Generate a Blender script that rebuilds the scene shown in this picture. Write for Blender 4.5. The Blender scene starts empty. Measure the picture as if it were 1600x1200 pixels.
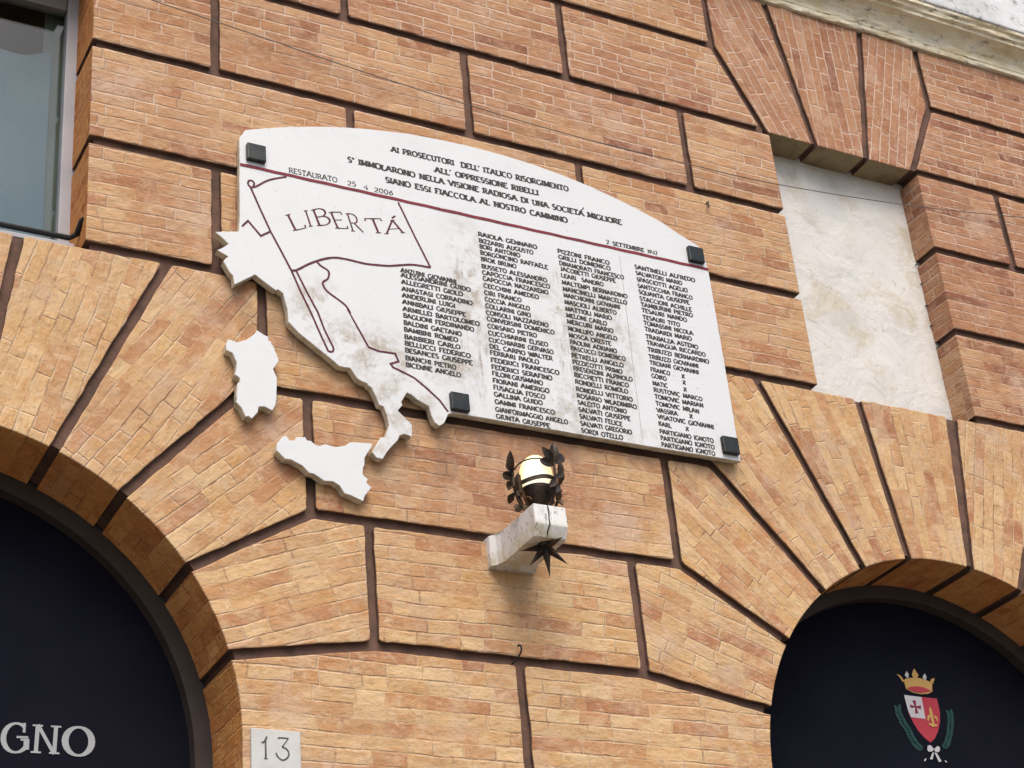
import bpy, bmesh, math, random
from mathutils import Vector, Matrix, noise
random.seed(7)
S = bpy.context.scene
C = S.collection
R = math.radians

# ------------------------------------------------------------------ camera
CAM = Vector((-3.375, -6.0, 1.6))
FPX = 2844.8                                   # focal length in pixels of the 1600 px wide photograph
RM = ((0.88483058, -0.45801963, -0.08539828),
      (0.16067134, 0.47201537, -0.86682536),
      (0.43733233, 0.75327253, 0.49124426))    # rows: right, down, forward
cd = bpy.data.cameras.new('camera')
cam = bpy.data.objects.new('camera', cd); C.objects.link(cam)
m = Matrix(((RM[0][0], -RM[1][0], -RM[2][0]), (RM[0][1], -RM[1][1], -RM[2][1]), (RM[0][2], -RM[1][2], -RM[2][2]))).to_4x4()
m.translation = CAM
cam.matrix_world = m
cd.sensor_fit = 'HORIZONTAL'; cd.sensor_width = 36.0; cd.lens = FPX / 1600 * 36.0
cd.clip_start = 0.05; cd.clip_end = 500
S.camera = cam

# ------------------------------------------------------------------ sky, sun, exposure
SUN_EL, SUN_AZ = 54.0, 194.0                   # azimuth clockwise from +Y: the sun stands in front of the wall
W = bpy.data.worlds.new('World'); S.world = W; W.use_nodes = True
wn = W.node_tree.nodes; wl = W.node_tree.links
bg = wn['Background']; bg.inputs[1].default_value = 0.10
sk = wn.new('ShaderNodeTexSky'); sk.sky_type = 'NISHITA'; sk.sun_disc = False
sk.sun_elevation = R(SUN_EL); sk.sun_rotation = R(SUN_AZ)
sk.air_density = 1.0; sk.dust_density = 4.0; sk.ozone_density = 1.0
wl.new(sk.outputs[0], bg.inputs[0])
sd = bpy.data.lights.new('sun', 'SUN'); sd.energy = 1.5; sd.angle = R(42); sd.color = (1.0, 0.955, 0.89)
sun = bpy.data.objects.new('sun', sd); C.objects.link(sun)
az, el = R(SUN_AZ), R(SUN_EL)
to_sun = Vector((math.sin(az) * math.cos(el), math.cos(az) * math.cos(el), math.sin(el)))
sun.rotation_euler = to_sun.to_track_quat('Z', 'Y').to_euler()
sun.location = (0, -8, 14)
S.view_settings.view_transform = 'Standard'; S.view_settings.look = 'None'
S.view_settings.exposure = 0.90; S.view_settings.gamma = 1.0

# ------------------------------------------------------------------ helpers
def bp(px, py, Y=0.0):
    """photograph pixel -> (x, z) on the upright plane at depth Y"""
    a, b = px - 800, py - 600
    d = [RM[0][i] * a + RM[1][i] * b + RM[2][i] * FPX for i in range(3)]
    t = (Y - CAM.y) / d[1]
    return (CAM.x + t * d[0], CAM.z + t * d[2])

def link(name, me, mat, parent=None):
    o = bpy.data.objects.new(name, me); C.objects.link(o)
    if mat is not None:
        me.materials.append(mat)
    if parent is not None:
        o.parent = parent
    return o

def obj(name, bm, mat, parent=None, smooth=False):
    me = bpy.data.meshes.new(name)
    bm.normal_update()
    bm.to_mesh(me); bm.free()
    if smooth:
        for p in me.polygons: p.use_smooth = True
    return link(name, me, mat, parent)

def tag(o, label, cat, group=None, kind=None):
    if label: o['label'] = label
    if cat: o['category'] = cat
    if group: o['group'] = group
    if kind: o['kind'] = kind
    return o

def empty(name, label, cat, loc=(0, 0, 0), group=None):
    o = bpy.data.objects.new(name, None); C.objects.link(o); o.location = loc
    o.empty_display_size = 0.1
    return tag(o, label, cat, group)

def keep(o, parent):
    """parent a part built in world coordinates to a thing whose Empty stands elsewhere"""
    o.parent = parent
    o.matrix_parent_inverse = Matrix.Translation(parent.location).inverted()
    return o

def box(bm, x0, x1, y0, y1, z0, z1):
    v = [bm.verts.new((x, y, z)) for x in (x0, x1) for y in (y0, y1) for z in (z0, z1)]
    for f in ((0, 1, 3, 2), (4, 6, 7, 5), (0, 4, 5, 1), (2, 3, 7, 6), (0, 2, 6, 4), (1, 5, 7, 3)):
        bm.faces.new([v[i] for i in f])

def bevel_all(bm, w, seg=2):
    bmesh.ops.bevel(bm, geom=bm.edges[:], offset=w, segments=seg, affect='EDGES', profile=0.5)

def tube(bm, pts, rad, n=8, caps=True):
    pts = [Vector(p) for p in pts]
    rings = []
    prev = None
    for i, p in enumerate(pts):
        t = (pts[min(i + 1, len(pts) - 1)] - pts[max(i - 1, 0)]).normalized()
        a = prev if prev is not None else (Vector((0, 0, 1)) if abs(t.z) < 0.9 else Vector((1, 0, 0)))
        a = (a - t * a.dot(t)).normalized(); prev = a
        b = t.cross(a)
        r = rad[i] if isinstance(rad, (list, tuple)) else rad
        rings.append([bm.verts.new(p + a * (r * math.cos(2 * math.pi * k / n)) + b * (r * math.sin(2 * math.pi * k / n))) for k in range(n)])
    for r0, r1 in zip(rings, rings[1:]):
        for k in range(n):
            bm.faces.new((r0[k], r0[(k + 1) % n], r1[(k + 1) % n], r1[k]))
    if caps:
        bm.faces.new(rings[0][::-1]); bm.faces.new(rings[-1])

def lathe(bm, prof, cx, cy, n=24):
    rings = []
    for r, z in prof:
        if r < 1e-6:
            rings.append([bm.verts.new((cx, cy, z))])
        else:
            rings.append([bm.verts.new((cx + r * math.cos(2 * math.pi * k / n), cy + r * math.sin(2 * math.pi * k / n), z)) for k in range(n)])
    for a, b in zip(rings, rings[1:]):
        for k in range(n):
            q = [a[k % len(a)], a[(k + 1) % len(a)], b[(k + 1) % len(b)], b[k % len(b)]]
            u = []
            for w in q:
                if w not in u: u.append(w)
            if len(u) > 2:
                try: bm.faces.new(u)
                except ValueError: pass

def smooth_line(pts, n=6):
    """Catmull-Rom through the points"""
    P = [pts[0]] + list(pts) + [pts[-1]]
    out = []
    for i in range(1, len(P) - 2):
        p0, p1, p2, p3 = P[i - 1], P[i], P[i + 1], P[i + 2]
        for k in range(n):
            t = k / n
            out.append(tuple(0.5 * ((2 * p1[j]) + (-p0[j] + p2[j]) * t + (2 * p0[j] - 5 * p1[j] + 4 * p2[j] - p3[j]) * t * t + (-p0[j] + 3 * p1[j] - 3 * p2[j] + p3[j]) * t ** 3) for j in range(len(p1))))
    out.append(tuple(pts[-1]))
    return out

# ------------------------------------------------------------------ materials
class NT:
    def __init__(s, name):
        s.m = bpy.data.materials.new(name); s.m.use_nodes = True
        s.t = s.m.node_tree; s.n = s.t.nodes; s.l = s.t.links
        s.b = s.n['Principled BSDF']
    def new(s, typ, **kw):
        n = s.n.new('ShaderNode' + typ)
        for k, v in kw.items(): setattr(n, k, v)
        return n
    def put(s, sock, v):
        if isinstance(v, (int, float, tuple, list)): sock.default_value = v
        else: s.l.new(v, sock)
    def math(s, op, a, b=0.0, c=None, clamp=False):
        n = s.new('Math', operation=op); n.use_clamp = clamp
        s.put(n.inputs[0], a); s.put(n.inputs[1], b)
        if c is not None: s.put(n.inputs[2], c)
        return n.outputs[0]
    def mix(s, f, a, b, mode='MIX'):
        n = s.new('Mix', data_type='RGBA', blend_type=mode)
        s.put(n.inputs['Factor'], f)
        s.put(n.inputs[6], (a + (1,)) if isinstance(a, tuple) and len(a) == 3 else a)
        s.put(n.inputs[7], (b + (1,)) if isinstance(b, tuple) and len(b) == 3 else b)
        return n.outputs[2]
    def noise(s, vec, scale, detail=3, rough=0.55, out=0, dist=0.0):
        n = s.new('TexNoise'); s.put(n.inputs['Vector'], vec)
        n.inputs['Scale'].default_value = scale; n.inputs['Detail'].default_value = detail
        n.inputs['Roughness'].default_value = rough; n.inputs['Distortion'].default_value = dist
        return n.outputs[out]
    def ramp(s, f, stops, interp='LINEAR'):
        n = s.new('ValToRGB'); s.put(n.inputs[0], f); e = n.color_ramp.elements
        n.color_ramp.interpolation = interp
        while len(e) < len(stops): e.new(0.5)
        for k, (p, c) in enumerate(stops):
            e[k].position = p; e[k].color = c if len(c) == 4 else c + (1,)
        return n.outputs[0]
    def mr(s, v, a, b, c=0.0, d=1.0, smooth=True):
        n = s.new('MapRange'); n.interpolation_type = 'SMOOTHSTEP' if smooth else 'LINEAR'
        for k, x in enumerate((v, a, b, c, d)): s.put(n.inputs[k], x)
        return n.outputs[0]
    def sep(s, v):
        n = s.new('SeparateXYZ'); s.put(n.inputs[0], v); return n.outputs
    def comb(s, x, y, z=0.0):
        n = s.new('CombineXYZ')
        for k, v in enumerate((x, y, z)): s.put(n.inputs[k], v)
        return n.outputs[0]
    def vscale(s, v, sc):
        n = s.new('VectorMath', operation='MULTIPLY'); s.put(n.inputs[0], v); n.inputs[1].default_value = sc
        return n.outputs[0]
    def pos(s):
        return s.new('NewGeometry').outputs['Position']
    def bump(s, h, dist, strength=1.0):
        n = s.new('Bump'); s.put(n.inputs['Height'], h); n.inputs['Distance'].default_value = dist
        n.inputs['Strength'].default_value = strength
        s.l.new(n.outputs[0], s.b.inputs['Normal'])
    def col(s, c): s.put(s.b.inputs['Base Color'], c + (1,) if isinstance(c, tuple) and len(c) == 3 else c)
    def rough(s, r): s.put(s.b.inputs['Roughness'], r)

def brick_material(name='brick', shaded=False):
    t = NT(name)
    uv = t.new('UVMap'); uv.uv_map = 'UVMap'
    info = t.new('ObjectInfo')
    ic = t.new('SeparateColor'); t.l.new(info.outputs['Color'], ic.inputs[0])
    red, mort, rnd = ic.outputs[0], ic.outputs[1], ic.outputs[2]
    P = t.pos()
    px, py, pz = t.sep(P)
    # wobble the courses
    w1 = t.noise(P, 2.2, 2, 0.5, out=1); w2 = t.noise(P, 14.0, 3, 0.6, out=1)
    a1 = t.sep(w1); a2 = t.sep(w2)
    U, V, _ = t.sep(uv.outputs[0])
    u = t.math('ADD', U, t.math('ADD', t.math('MULTIPLY', t.math('SUBTRACT', a1[0], 0.5), 0.06), t.math('MULTIPLY', t.math('SUBTRACT', a2[0], 0.5), 0.02)))
    v = t.math('ADD', V, t.math('ADD', t.math('MULTIPLY', t.math('SUBTRACT', a1[1], 0.5), 0.028), t.math('MULTIPLY', t.math('SUBTRACT', a2[1], 0.5), 0.011)))
    H, L = 0.0595, 0.285
    vr = t.math('DIVIDE', v, H)
    row = t.math('FLOOR', vr); fv = t.math('FRACT', vr)
    def white(a, b, c=0.0):
        n = t.new('TexWhiteNoise', noise_dimensions='3D'); t.put(n.inputs['Vector'], t.comb(a, b, c)); return n
    seed = t.math('MULTIPLY', rnd, 97.0)
    rr = white(row, seed)
    ur = t.math('ADD', t.math('DIVIDE', u, L), t.math('MULTIPLY', rr.outputs[0], 3.7))
    cell = t.math('FLOOR', ur); fu0 = t.math('FRACT', ur)
    c1 = white(cell, row, seed)
    ch = t.new('SeparateColor'); t.l.new(c1.outputs[1], ch.inputs[0])
    # part of the stretchers are two pieces, split off-centre
    split = t.math('MULTIPLY', t.math('LESS_THAN', ch.outputs[0], 0.62), 1.0)
    sp = t.math('ADD', 0.36, t.math('MULTIPLY', ch.outputs[1], 0.3))
    right = t.math('MULTIPLY', t.math('GREATER_THAN', fu0, sp), split)
    lo = t.math('MULTIPLY', right, sp)
    hi = t.math('ADD', t.math('MULTIPLY', split, t.math('ADD', t.math('MULTIPLY', right, 1.0), t.math('MULTIPLY', t.math('SUBTRACT', 1.0, right), sp))), t.math('SUBTRACT', 1.0, split))
    du = t.math('MULTIPLY', t.math('MINIMUM', t.math('SUBTRACT', fu0, lo), t.math('SUBTRACT', hi, fu0)), L)
    dv = t.math('MULTIPLY', t.math('MINIMUM', fv, t.math('SUBTRACT', 1.0, fv)), H)
    d = t.math('MINIMUM', du, dv)
    jn = t.noise(P, 26.0, 4, 0.65)
    jb = t.noise(P, 1.7, 3, 0.6)
    thick = t.math('ADD', t.math('MULTIPLY', mort, 0.0014), t.math('MULTIPLY', t.math('SUBTRACT', jn, 0.42), 0.010))
    edge = t.mr(d, thick, t.math('ADD', thick, 0.0046))                 # 0 in the joint, 1 on the brick
    joint = t.math('SUBTRACT', 1.0, edge)
    bid = white(cell, row, t.math('ADD', seed, t.math('MULTIPLY', right, 13.0)))
    bc = t.new('SeparateColor'); t.l.new(bid.outputs[1], bc.inputs[0])
    pale = t.ramp(bc.outputs[0], [(0.0, (0.44, 0.225, 0.10)), (0.18, (0.53, 0.335, 0.165)), (0.4, (0.61, 0.43, 0.235)), (0.55, (0.52, 0.305, 0.13)), (0.72, (0.58, 0.39, 0.205)), (0.88, (0.45, 0.235, 0.115)), (1.0, (0.37, 0.165, 0.085))])
    rosy = t.ramp(bc.outputs[0], [(0.0, (0.30, 0.130, 0.066)), (0.2, (0.375, 0.188, 0.100)), (0.45, (0.435, 0.240, 0.132)), (0.6, (0.32, 0.145, 0.075)), (0.8, (0.385, 0.200, 0.110)), (0.92, (0.245, 0.098, 0.055)), (1.0, (0.18, 0.070, 0.045))])
    qx = t.math('DIVIDE', t.math('SUBTRACT', px, -0.1), 1.1); qz = t.math('DIVIDE', t.math('SUBTRACT', pz, 5.0), 0.42)
    qb = t.mr(t.math('SQRT', t.math('ADD', t.math('MULTIPLY', qx, qx), t.math('MULTIPLY', qz, qz))), 0.4, 1.1, 1.0, 0.0)
    rmix = t.math('ADD', t.math('ADD', red, t.math('MULTIPLY', qb, 0.55)), t.math('MULTIPLY', t.math('SUBTRACT', jb, 0.5), 1.3), clamp=True)
    base = t.mix(rmix, pale, rosy)
    # cloudiness inside each brick, drawn out along the course, and wash smeared over the joints
    uvv = t.comb(t.math('MULTIPLY', u, 0.32), t.math('ADD', v, t.math('MULTIPLY', seed, 0.37)), seed)
    n1 = t.noise(P, 9.0, 5, 0.65, dist=0.5); n2 = t.noise(P, 55.0, 4, 0.65); n3 = t.noise(P, 3.3, 5, 0.65, dist=0.4)
    n4 = t.noise(uvv, 26.0, 4, 0.65); n5 = t.noise(uvv, 70.0, 3, 0.6)
    wash = t.mix(rmix, (0.58, 0.415, 0.25), (0.40, 0.235, 0.155))
    base = t.mix(t.mr(n1, 0.42, 0.66, 0.0, 0.62), base, wash)
    base = t.mix(t.mr(n4, 0.5, 0.72, 0.0, 0.5), base, t.mix(rmix, (0.50, 0.27, 0.115), (0.33, 0.135, 0.075)))
    base = t.mix(t.mr(n3, 0.52, 0.74, 0.0, 0.5), base, t.mix(rmix, (0.49, 0.275, 0.12), (0.34, 0.15, 0.085)))
    base = t.mix(t.math('MULTIPLY', bc.outputs[1], 0.14), base, (0.17, 0.09, 0.055))
    base = t.mix(t.mr(n5, 0.56, 0.72, 0.0, 0.35), base, (0.22, 0.10, 0.05))
    n6 = t.noise(uvv, 34.0, 6, 0.72, dist=0.6); n7 = t.noise(t.vscale(P, (1.0, 1.0, 1.7)), 15.0, 6, 0.72, dist=0.8)
    base = t.mix(t.mr(n6, 0.52, 0.64, 0.0, 0.55), base, t.mix(rmix, (0.44, 0.215, 0.085), (0.27, 0.105, 0.058)))
    base = t.mix(t.mr(n7, 0.52, 0.65, 0.0, 0.5), base, t.mix(rmix, (0.60, 0.44, 0.29), (0.50, 0.335, 0.225)))
    base = t.mix(t.mr(t.noise(P, 1.3, 6, 0.7), 0.5, 0.68, 0.0, 0.3), base, (0.26, 0.155, 0.095))
    mcol = t.mix(rmix, (0.60, 0.45, 0.31), (0.53, 0.365, 0.275))
    dark = t.mr(t.noise(P, 6.0, 4, 0.65), 0.5, 0.58)
    darkf = t.math('MULTIPLY', dark, t.math('SUBTRACT', 1.0, t.math('MULTIPLY', mort, 0.8)))
    mcol = t.mix(t.math('MULTIPLY', darkf, 0.8), mcol, (0.25, 0.115, 0.055))
    patch = t.mr(t.noise(P, 4.2, 4, 0.6), t.math('SUBTRACT', 0.38, t.math('MULTIPLY', mort, 0.08)), t.math('SUBTRACT', 0.60, t.math('MULTIPLY', mort, 0.08)))
    vis = t.math('MULTIPLY', t.math('MULTIPLY', joint, patch), t.math('ADD', 0.6, t.math('MULTIPLY', mort, 0.4)), clamp=True)
    vis = t.math('MAXIMUM', vis, t.math('MULTIPLY', t.math('MULTIPLY', joint, darkf), 0.85))
    base = t.mix(vis, base, mcol)
    # lime run-off streaks coming down from the string course
    st = t.noise(t.vscale(P, (9.0, 9.0, 0.5)), 1.0, 4, 0.65)
    lime = t.math('MULTIPLY', t.mr(st, 0.55, 0.72), t.math('MULTIPLY', t.mr(pz, 6.5, 8.1), t.mr(px, -0.2, 0.9)))
    base = t.mix(t.math('MULTIPLY', lime, 0.5), base, (0.50, 0.38, 0.30))
    # bloom
    bl = t.math('MULTIPLY', t.mr(t.noise(P, 2.6, 6, 0.72), 0.52, 0.68), 0.5)
    base = t.mix(bl, base, (0.55, 0.40, 0.30))
    # grime washed off the lower edge of the plaque and off the bracket
    def blob(cx, cz, sx, sz):
        dx = t.math('DIVIDE', t.math('SUBTRACT', px, cx), sx); dz = t.math('DIVIDE', t.math('SUBTRACT', pz, cz), sz)
        r = t.math('SQRT', t.math('ADD', t.math('MULTIPLY', dx, dx), t.math('MULTIPLY', dz, dz)))
        return t.mr(r, 0.25, 1.0, 1.0, 0.0)
    g = t.math('MAXIMUM', blob(-0.1, 5.2, 1.0, 0.34), blob(1.0, 5.22, 0.5, 0.2))
    g = t.math('MAXIMUM', g, t.math('MULTIPLY', blob(-1.05, 5.6, 0.3, 0.25), 0.7))
    sn = t.mr(t.noise(t.vscale(P, (1.6, 1.6, 0.9)), 6.0, 5, 0.65), 0.42, 0.62)
    base = t.mix(t.math('MULTIPLY', t.math('MULTIPLY', g, sn), 0.6), base, (0.235, 0.15, 0.105))
    if shaded:                                           # browner brick, soffit and reveal shade put into its colour
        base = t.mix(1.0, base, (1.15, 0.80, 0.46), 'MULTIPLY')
    t.col(base); t.rough(0.9)
    t.b.inputs['Specular IOR Level'].default_value = 0.2
    hgt = t.math('ADD', t.math('MULTIPLY', t.math('MULTIPLY', edge, patch), 0.5), t.math('ADD', t.math('MULTIPLY', bc.outputs[2], 0.5), t.math('ADD', t.math('MULTIPLY', n1, 1.0), t.math('ADD', t.math('MULTIPLY', n4, 0.7), t.math('MULTIPLY', n2, 0.3)))))
    t.bump(t.math('ADD', hgt, t.math('MULTIPLY', n6, 0.6)), 0.0085, 0.85)
    return t.m

def plain(name, col, rough=0.8, var=0.25, scale=8.0, bump=0.0, metal=0.0, col2=None, spec=0.3):
    t = NT(name); P = t.pos()
    n = t.noise(P, scale, 5, 0.6)
    c2 = col2 or tuple(c * (1 - var) for c in col)
    t.col(t.mix(t.mr(n, 0.35, 0.68), col, c2)); t.rough(rough)
    t.b.inputs['Metallic'].default_value = metal
    t.b.inputs['Specular IOR Level'].default_value = spec
    if bump: t.bump(t.noise(P, scale * 6, 4, 0.6), bump, 0.7)
    return t.m

def marble_material(name, stains):
    t = NT(name); P = t.pos(); px, py, pz = t.sep(P)
    v = t.noise(P, 5.0, 6, 0.65, dist=0.6); f = t.noise(P, 45.0, 4, 0.7)
    base = t.mix(t.mr(v, 0.45, 0.75, 0, 0.5), (0.60, 0.607, 0.618), (0.54, 0.547, 0.56))
    base = t.mix(t.mr(f, 0.6, 0.8, 0, 0.35), base, (0.42, 0.41, 0.39))
    if stains:
        def blob(cx, cz, sx, sz):
            dx = t.math('DIVIDE', t.math('SUBTRACT', px, cx), sx); dz = t.math('DIVIDE', t.math('SUBTRACT', pz, cz), sz)
            r = t.math('SQRT', t.math('ADD', t.math('MULTIPLY', dx, dx), t.math('MULTIPLY', dz, dz)))
            return t.mr(r, 0.2, 1.0, 1.0, 0.0)
        g = blob(-0.10, 5.95, 0.16, 0.5)
        for a in ((0.42, 5.92, 0.3, 0.32), (-0.62, 5.52, 0.32, 0.2), (-0.82, 5.68, 0.18, 0.2), (-0.42, 5.42, 0.25, 0.22), (0.62, 5.8, 0.2, 0.5), (-0.17, 5.55, 0.16, 0.2), (-0.5, 5.28, 0.2, 0.2), (0.35, 5.42, 0.2, 0.2)):
            g = t.math('MAXIMUM', g, blob(*a))
        sn = t.mr(t.noise(P, 8.0, 6, 0.72, dist=0.4), 0.42, 0.58)
        sn2 = t.mr(t.noise(P, 30.0, 5, 0.7), 0.40, 0.62)
        k = t.math('MULTIPLY', t.math('MULTIPLY', g, sn), t.math('ADD', 0.35, t.math('MULTIPLY', sn2, 0.65)))
        base = t.mix(t.math('MULTIPLY', k, 0.85), base, (0.30, 0.245, 0.175))
        st = t.mr(t.noise(t.vscale(P, (1.0, 1.0, 0.12)), 26.0, 5, 0.7), 0.5, 0.66)
        sz = t.math('MULTIPLY', t.mr(pz, 5.25, 5.5), t.mr(pz, 5.95, 6.2, 1.0, 0.0))
        sx = t.math('MAXIMUM', blob(-0.10, 5.7, 0.17, 0.9), blob(0.42, 5.75, 0.24, 0.9))
        kk = t.math('MULTIPLY', t.math('MULTIPLY', st, sz), t.math('MULTIPLY', sx, t.math('ADD', 0.4, sn2)))
        base = t.mix(t.math('MULTIPLY', kk, 0.95), base, (0.27, 0.245, 0.21))
        # slight soiling along lower and outer margins
        lowm = t.mr(pz, 5.28, 5.46, 1.0, 0.0)
        k2 = t.math('MULTIPLY', lowm, t.mr(t.noise(P, 14.0, 5, 0.7), 0.45, 0.7))
        base = t.mix(t.math('MULTIPLY', k2, 0.5), base, (0.36, 0.31, 0.23))
        sp = t.mr(t.noise(P, 55.0, 2, 0.5), 0.70, 0.78)
        base = t.mix(t.math('MULTIPLY', sp, 0.5), base, (0.18, 0.16, 0.15))
    # sawn edges stay raw and yellowish
    ny = t.sep(t.new('NewGeometry').outputs['Normal'])[1]
    side = t.mr(t.math('ABSOLUTE', ny), 0.4, 0.8, 1.0, 0.0)
    raw = t.mix(t.mr(t.noise(P, 22.0, 5, 0.7), 0.4, 0.65), (0.62, 0.57, 0.43), (0.40, 0.35, 0.25))
    base = t.mix(t.math('MULTIPLY', side, 0.9), base, raw)
    t.col(base); t.rough(0.55)
    t.bump(t.noise(P, 60.0, 4, 0.6), 0.0008, 0.6)
    return t.m

BRICK = brick_material()
SHADED = brick_material('shaded_brick', True)
GROOVE = plain('groove_plaster', (0.15, 0.083, 0.062), 0.95, scale=9, bump=0.004, col2=(0.085, 0.052, 0.037))
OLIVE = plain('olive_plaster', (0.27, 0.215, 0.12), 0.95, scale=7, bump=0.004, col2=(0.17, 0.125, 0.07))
PLAQUE = marble_material('plaque_marble', True)
ISLAND = marble_material('island_marble', False)
INK = plain('black_letter_paint', (0.022, 0.021, 0.022), 0.7, scale=60, col2=(0.055, 0.05, 0.045))
MAROON = plain('maroon_line_paint', (0.115, 0.018, 0.030), 0.7, scale=40, col2=(0.065, 0.014, 0.02))
CRIMSON = plain('crimson_line_paint', (0.20, 0.022, 0.034), 0.7, scale=30, col2=(0.13, 0.017, 0.026))
IRON = plain('wrought_iron', (0.028, 0.023, 0.02), 0.45, scale=30, col2=(0.065, 0.042, 0.026), metal=0.6, bump=0.002)
RUST = plain('rusty_iron', (0.11, 0.06, 0.026), 0.5, scale=26, col2=(0.035, 0.024, 0.016), metal=0.5, bump=0.001)
BLACK = plain('black_metal', (0.012, 0.012, 0.013), 0.6, scale=20)
STEEL = plain('dark_steel', (0.028, 0.032, 0.036), 0.38, scale=18, col2=(0.045, 0.048, 0.04), metal=0.6)
NAVY = plain('navy_board', (0.0062, 0.0066, 0.013), 0.75, scale=2.5, col2=(0.0045, 0.005, 0.0105), spec=0.06)
ARCHFRAME = plain('grey_brown_frame', (0.05, 0.04, 0.035), 0.7, scale=6, col2=(0.04, 0.031, 0.027))
LETTER = plain('pale_grey_letters', (0.31, 0.32, 0.33), 0.6, scale=30, var=0.08)
GOLD = plain('crest_gold', (0.44, 0.265, 0.085), 0.6, var=0.1); RED = plain('crest_red', (0.34, 0.03, 0.046), 0.6, var=0.1)
WHITE = plain('crest_white', (0.42, 0.41, 0.43), 0.6, var=0.1); CROSS = plain('crest_cross', (0.17, 0.012, 0.035), 0.6, var=0.1)
GREEN = plain('crest_green', (0.006, 0.034, 0.032), 0.6, scale=40, col2=(0.008, 0.052, 0.047))
TILE = plain('number_tile', (0.50, 0.50, 0.48), 0.5, scale=12, col2=(0.46, 0.45, 0.43), bump=0.0005)
NUMINK = plain('number_paint', (0.045, 0.045, 0.045), 0.7, scale=50, col2=(0.10, 0.10, 0.10))
FRAME = plain('window_frame_paint', (0.36, 0.35, 0.375), 0.55, scale=4, var=0.12)
FRAMETOP = plain('window_rail_paint', (0.2, 0.19, 0.165), 0.6, scale=4, var=0.15)
CABLE = plain('grey_cable', (0.15, 0.135, 0.125), 0.6, scale=20)
ROOM = plain('dim_room', (0.14, 0.14, 0.10), 0.9, scale=2)
BLIND = plain('blue_blind', (0.19, 0.31, 0.385), 0.8, scale=1.6, col2=(0.27, 0.37, 0.42))
BLINDEDGE = plain('grey_green_lining', (0.13, 0.155, 0.135), 0.8, scale=2)
PAVE = plain('grey_paving', (0.19, 0.18, 0.16), 0.9, scale=3, var=0.3, bump=0.003)

def travertine():
    t = NT('travertine'); P = t.pos()
    n = t.noise(t.vscale(P, (1.0, 1.0, 0.35)), 28.0, 5, 0.65)
    b = t.mix(t.mr(n, 0.45, 0.7), (0.66, 0.65, 0.635), (0.50, 0.48, 0.45))
    pits = t.mr(t.noise(t.vscale(P, (1.0, 1.0, 0.4)), 75.0, 3, 0.6), 0.59, 0.67)
    b = t.mix(t.math('MULTIPLY', pits, 0.75), b, (0.16, 0.13, 0.10))
    nz = t.sep(t.new('NewGeometry').outputs['Normal'])[2]
    pz = t.sep(P)[2]
    bounce_tint = t.math('MULTIPLY', t.mr(pz, 4.62, 4.69, 1.0, 0.0), t.mr(t.noise(P, 12.0, 4, 0.6), 0.32, 0.6))  # patchy yellow of the ground bounce, put into the colour low on the stone
    b = t.mix(t.math('MULTIPLY', bounce_tint, 0.6), b, (0.40, 0.32, 0.16))
    t.col(b); t.rough(0.8); t.bump(t.math('SUBTRACT', n, t.math('MULTIPLY', pits, 0.8)), 0.003, 0.8)
    return t.m
TRAV = travertine()

def cornice_stone():
    t = NT('cornice_stone'); P = t.pos()
    a = t.mr(t.noise(t.vscale(P, (0.7, 2.0, 2.0)), 4.5, 6, 0.7), 0.4, 0.66)
    b = t.mix(a, (0.78, 0.72, 0.56), (0.64, 0.54, 0.34))
    b = t.mix(t.mr(t.noise(P, 9.0, 6, 0.72), 0.5, 0.72, 0, 0.75), b, (0.60, 0.57, 0.49))
    k = t.mr(t.noise(t.vscale(P, (0.6, 1.5, 1.5)), 16.0, 6, 0.75), 0.55, 0.66)
    b = t.mix(t.math('MULTIPLY', k, 0.75), b, (0.10, 0.075, 0.045))
    t.col(b); t.rough(0.85); t.bump(t.noise(P, 24.0, 6, 0.7), 0.012, 0.8)
    return t.m
CORNICE = cornice_stone()
def fascia_stone():
    t = NT('stained_white_fascia'); P = t.pos()
    b = t.mix(t.mr(t.noise(P, 3.5, 6, 0.7), 0.4, 0.7), (0.62, 0.63, 0.64), (0.46, 0.47, 0.47))
    k = t.mr(t.noise(P, 14.0, 7, 0.78), 0.54, 0.64)
    b = t.mix(t.math('MULTIPLY', k, 0.7), b, (0.12, 0.12, 0.10))
    t.col(b); t.rough(0.85); t.bump(t.noise(P, 24.0, 6, 0.7), 0.01, 0.7)
    return t.m
SOFFIT = fascia_stone()

def plaster_panel():
    t = NT('white_plaster'); P = t.pos()
    a = t.mr(t.noise(P, 3.2, 6, 0.7, dist=0.5), 0.48, 0.70)
    b = t.mix(a, (0.58, 0.565, 0.535), (0.47, 0.42, 0.325))
    k = t.mr(t.noise(P, 12.0, 6, 0.75, dist=0.8), 0.55, 0.70)
    b = t.mix(t.math('MULTIPLY', k, 0.55), b, (0.40, 0.34, 0.25))
    b = t.mix(t.mr(t.noise(P, 1.9, 5, 0.7), 0.48, 0.62, 0.0, 0.55), b, (0.46, 0.455, 0.45))
    sp = t.mr(t.noise(P, 33.0, 3, 0.5), 0.71, 0.76)
    b = t.mix(t.math('MULTIPLY', sp, 0.5), b, (0.2, 0.17, 0.14))
    t.col(b); t.rough(0.85)
    t.bump(t.math('ADD', t.noise(P, 4.0, 5, 0.65, dist=0.7), t.math('MULTIPLY', t.noise(P, 22.0, 6, 0.7, dist=0.5), 0.14)), 0.022, 0.7)
    return t.m
PLASTER = plaster_panel()

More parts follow.
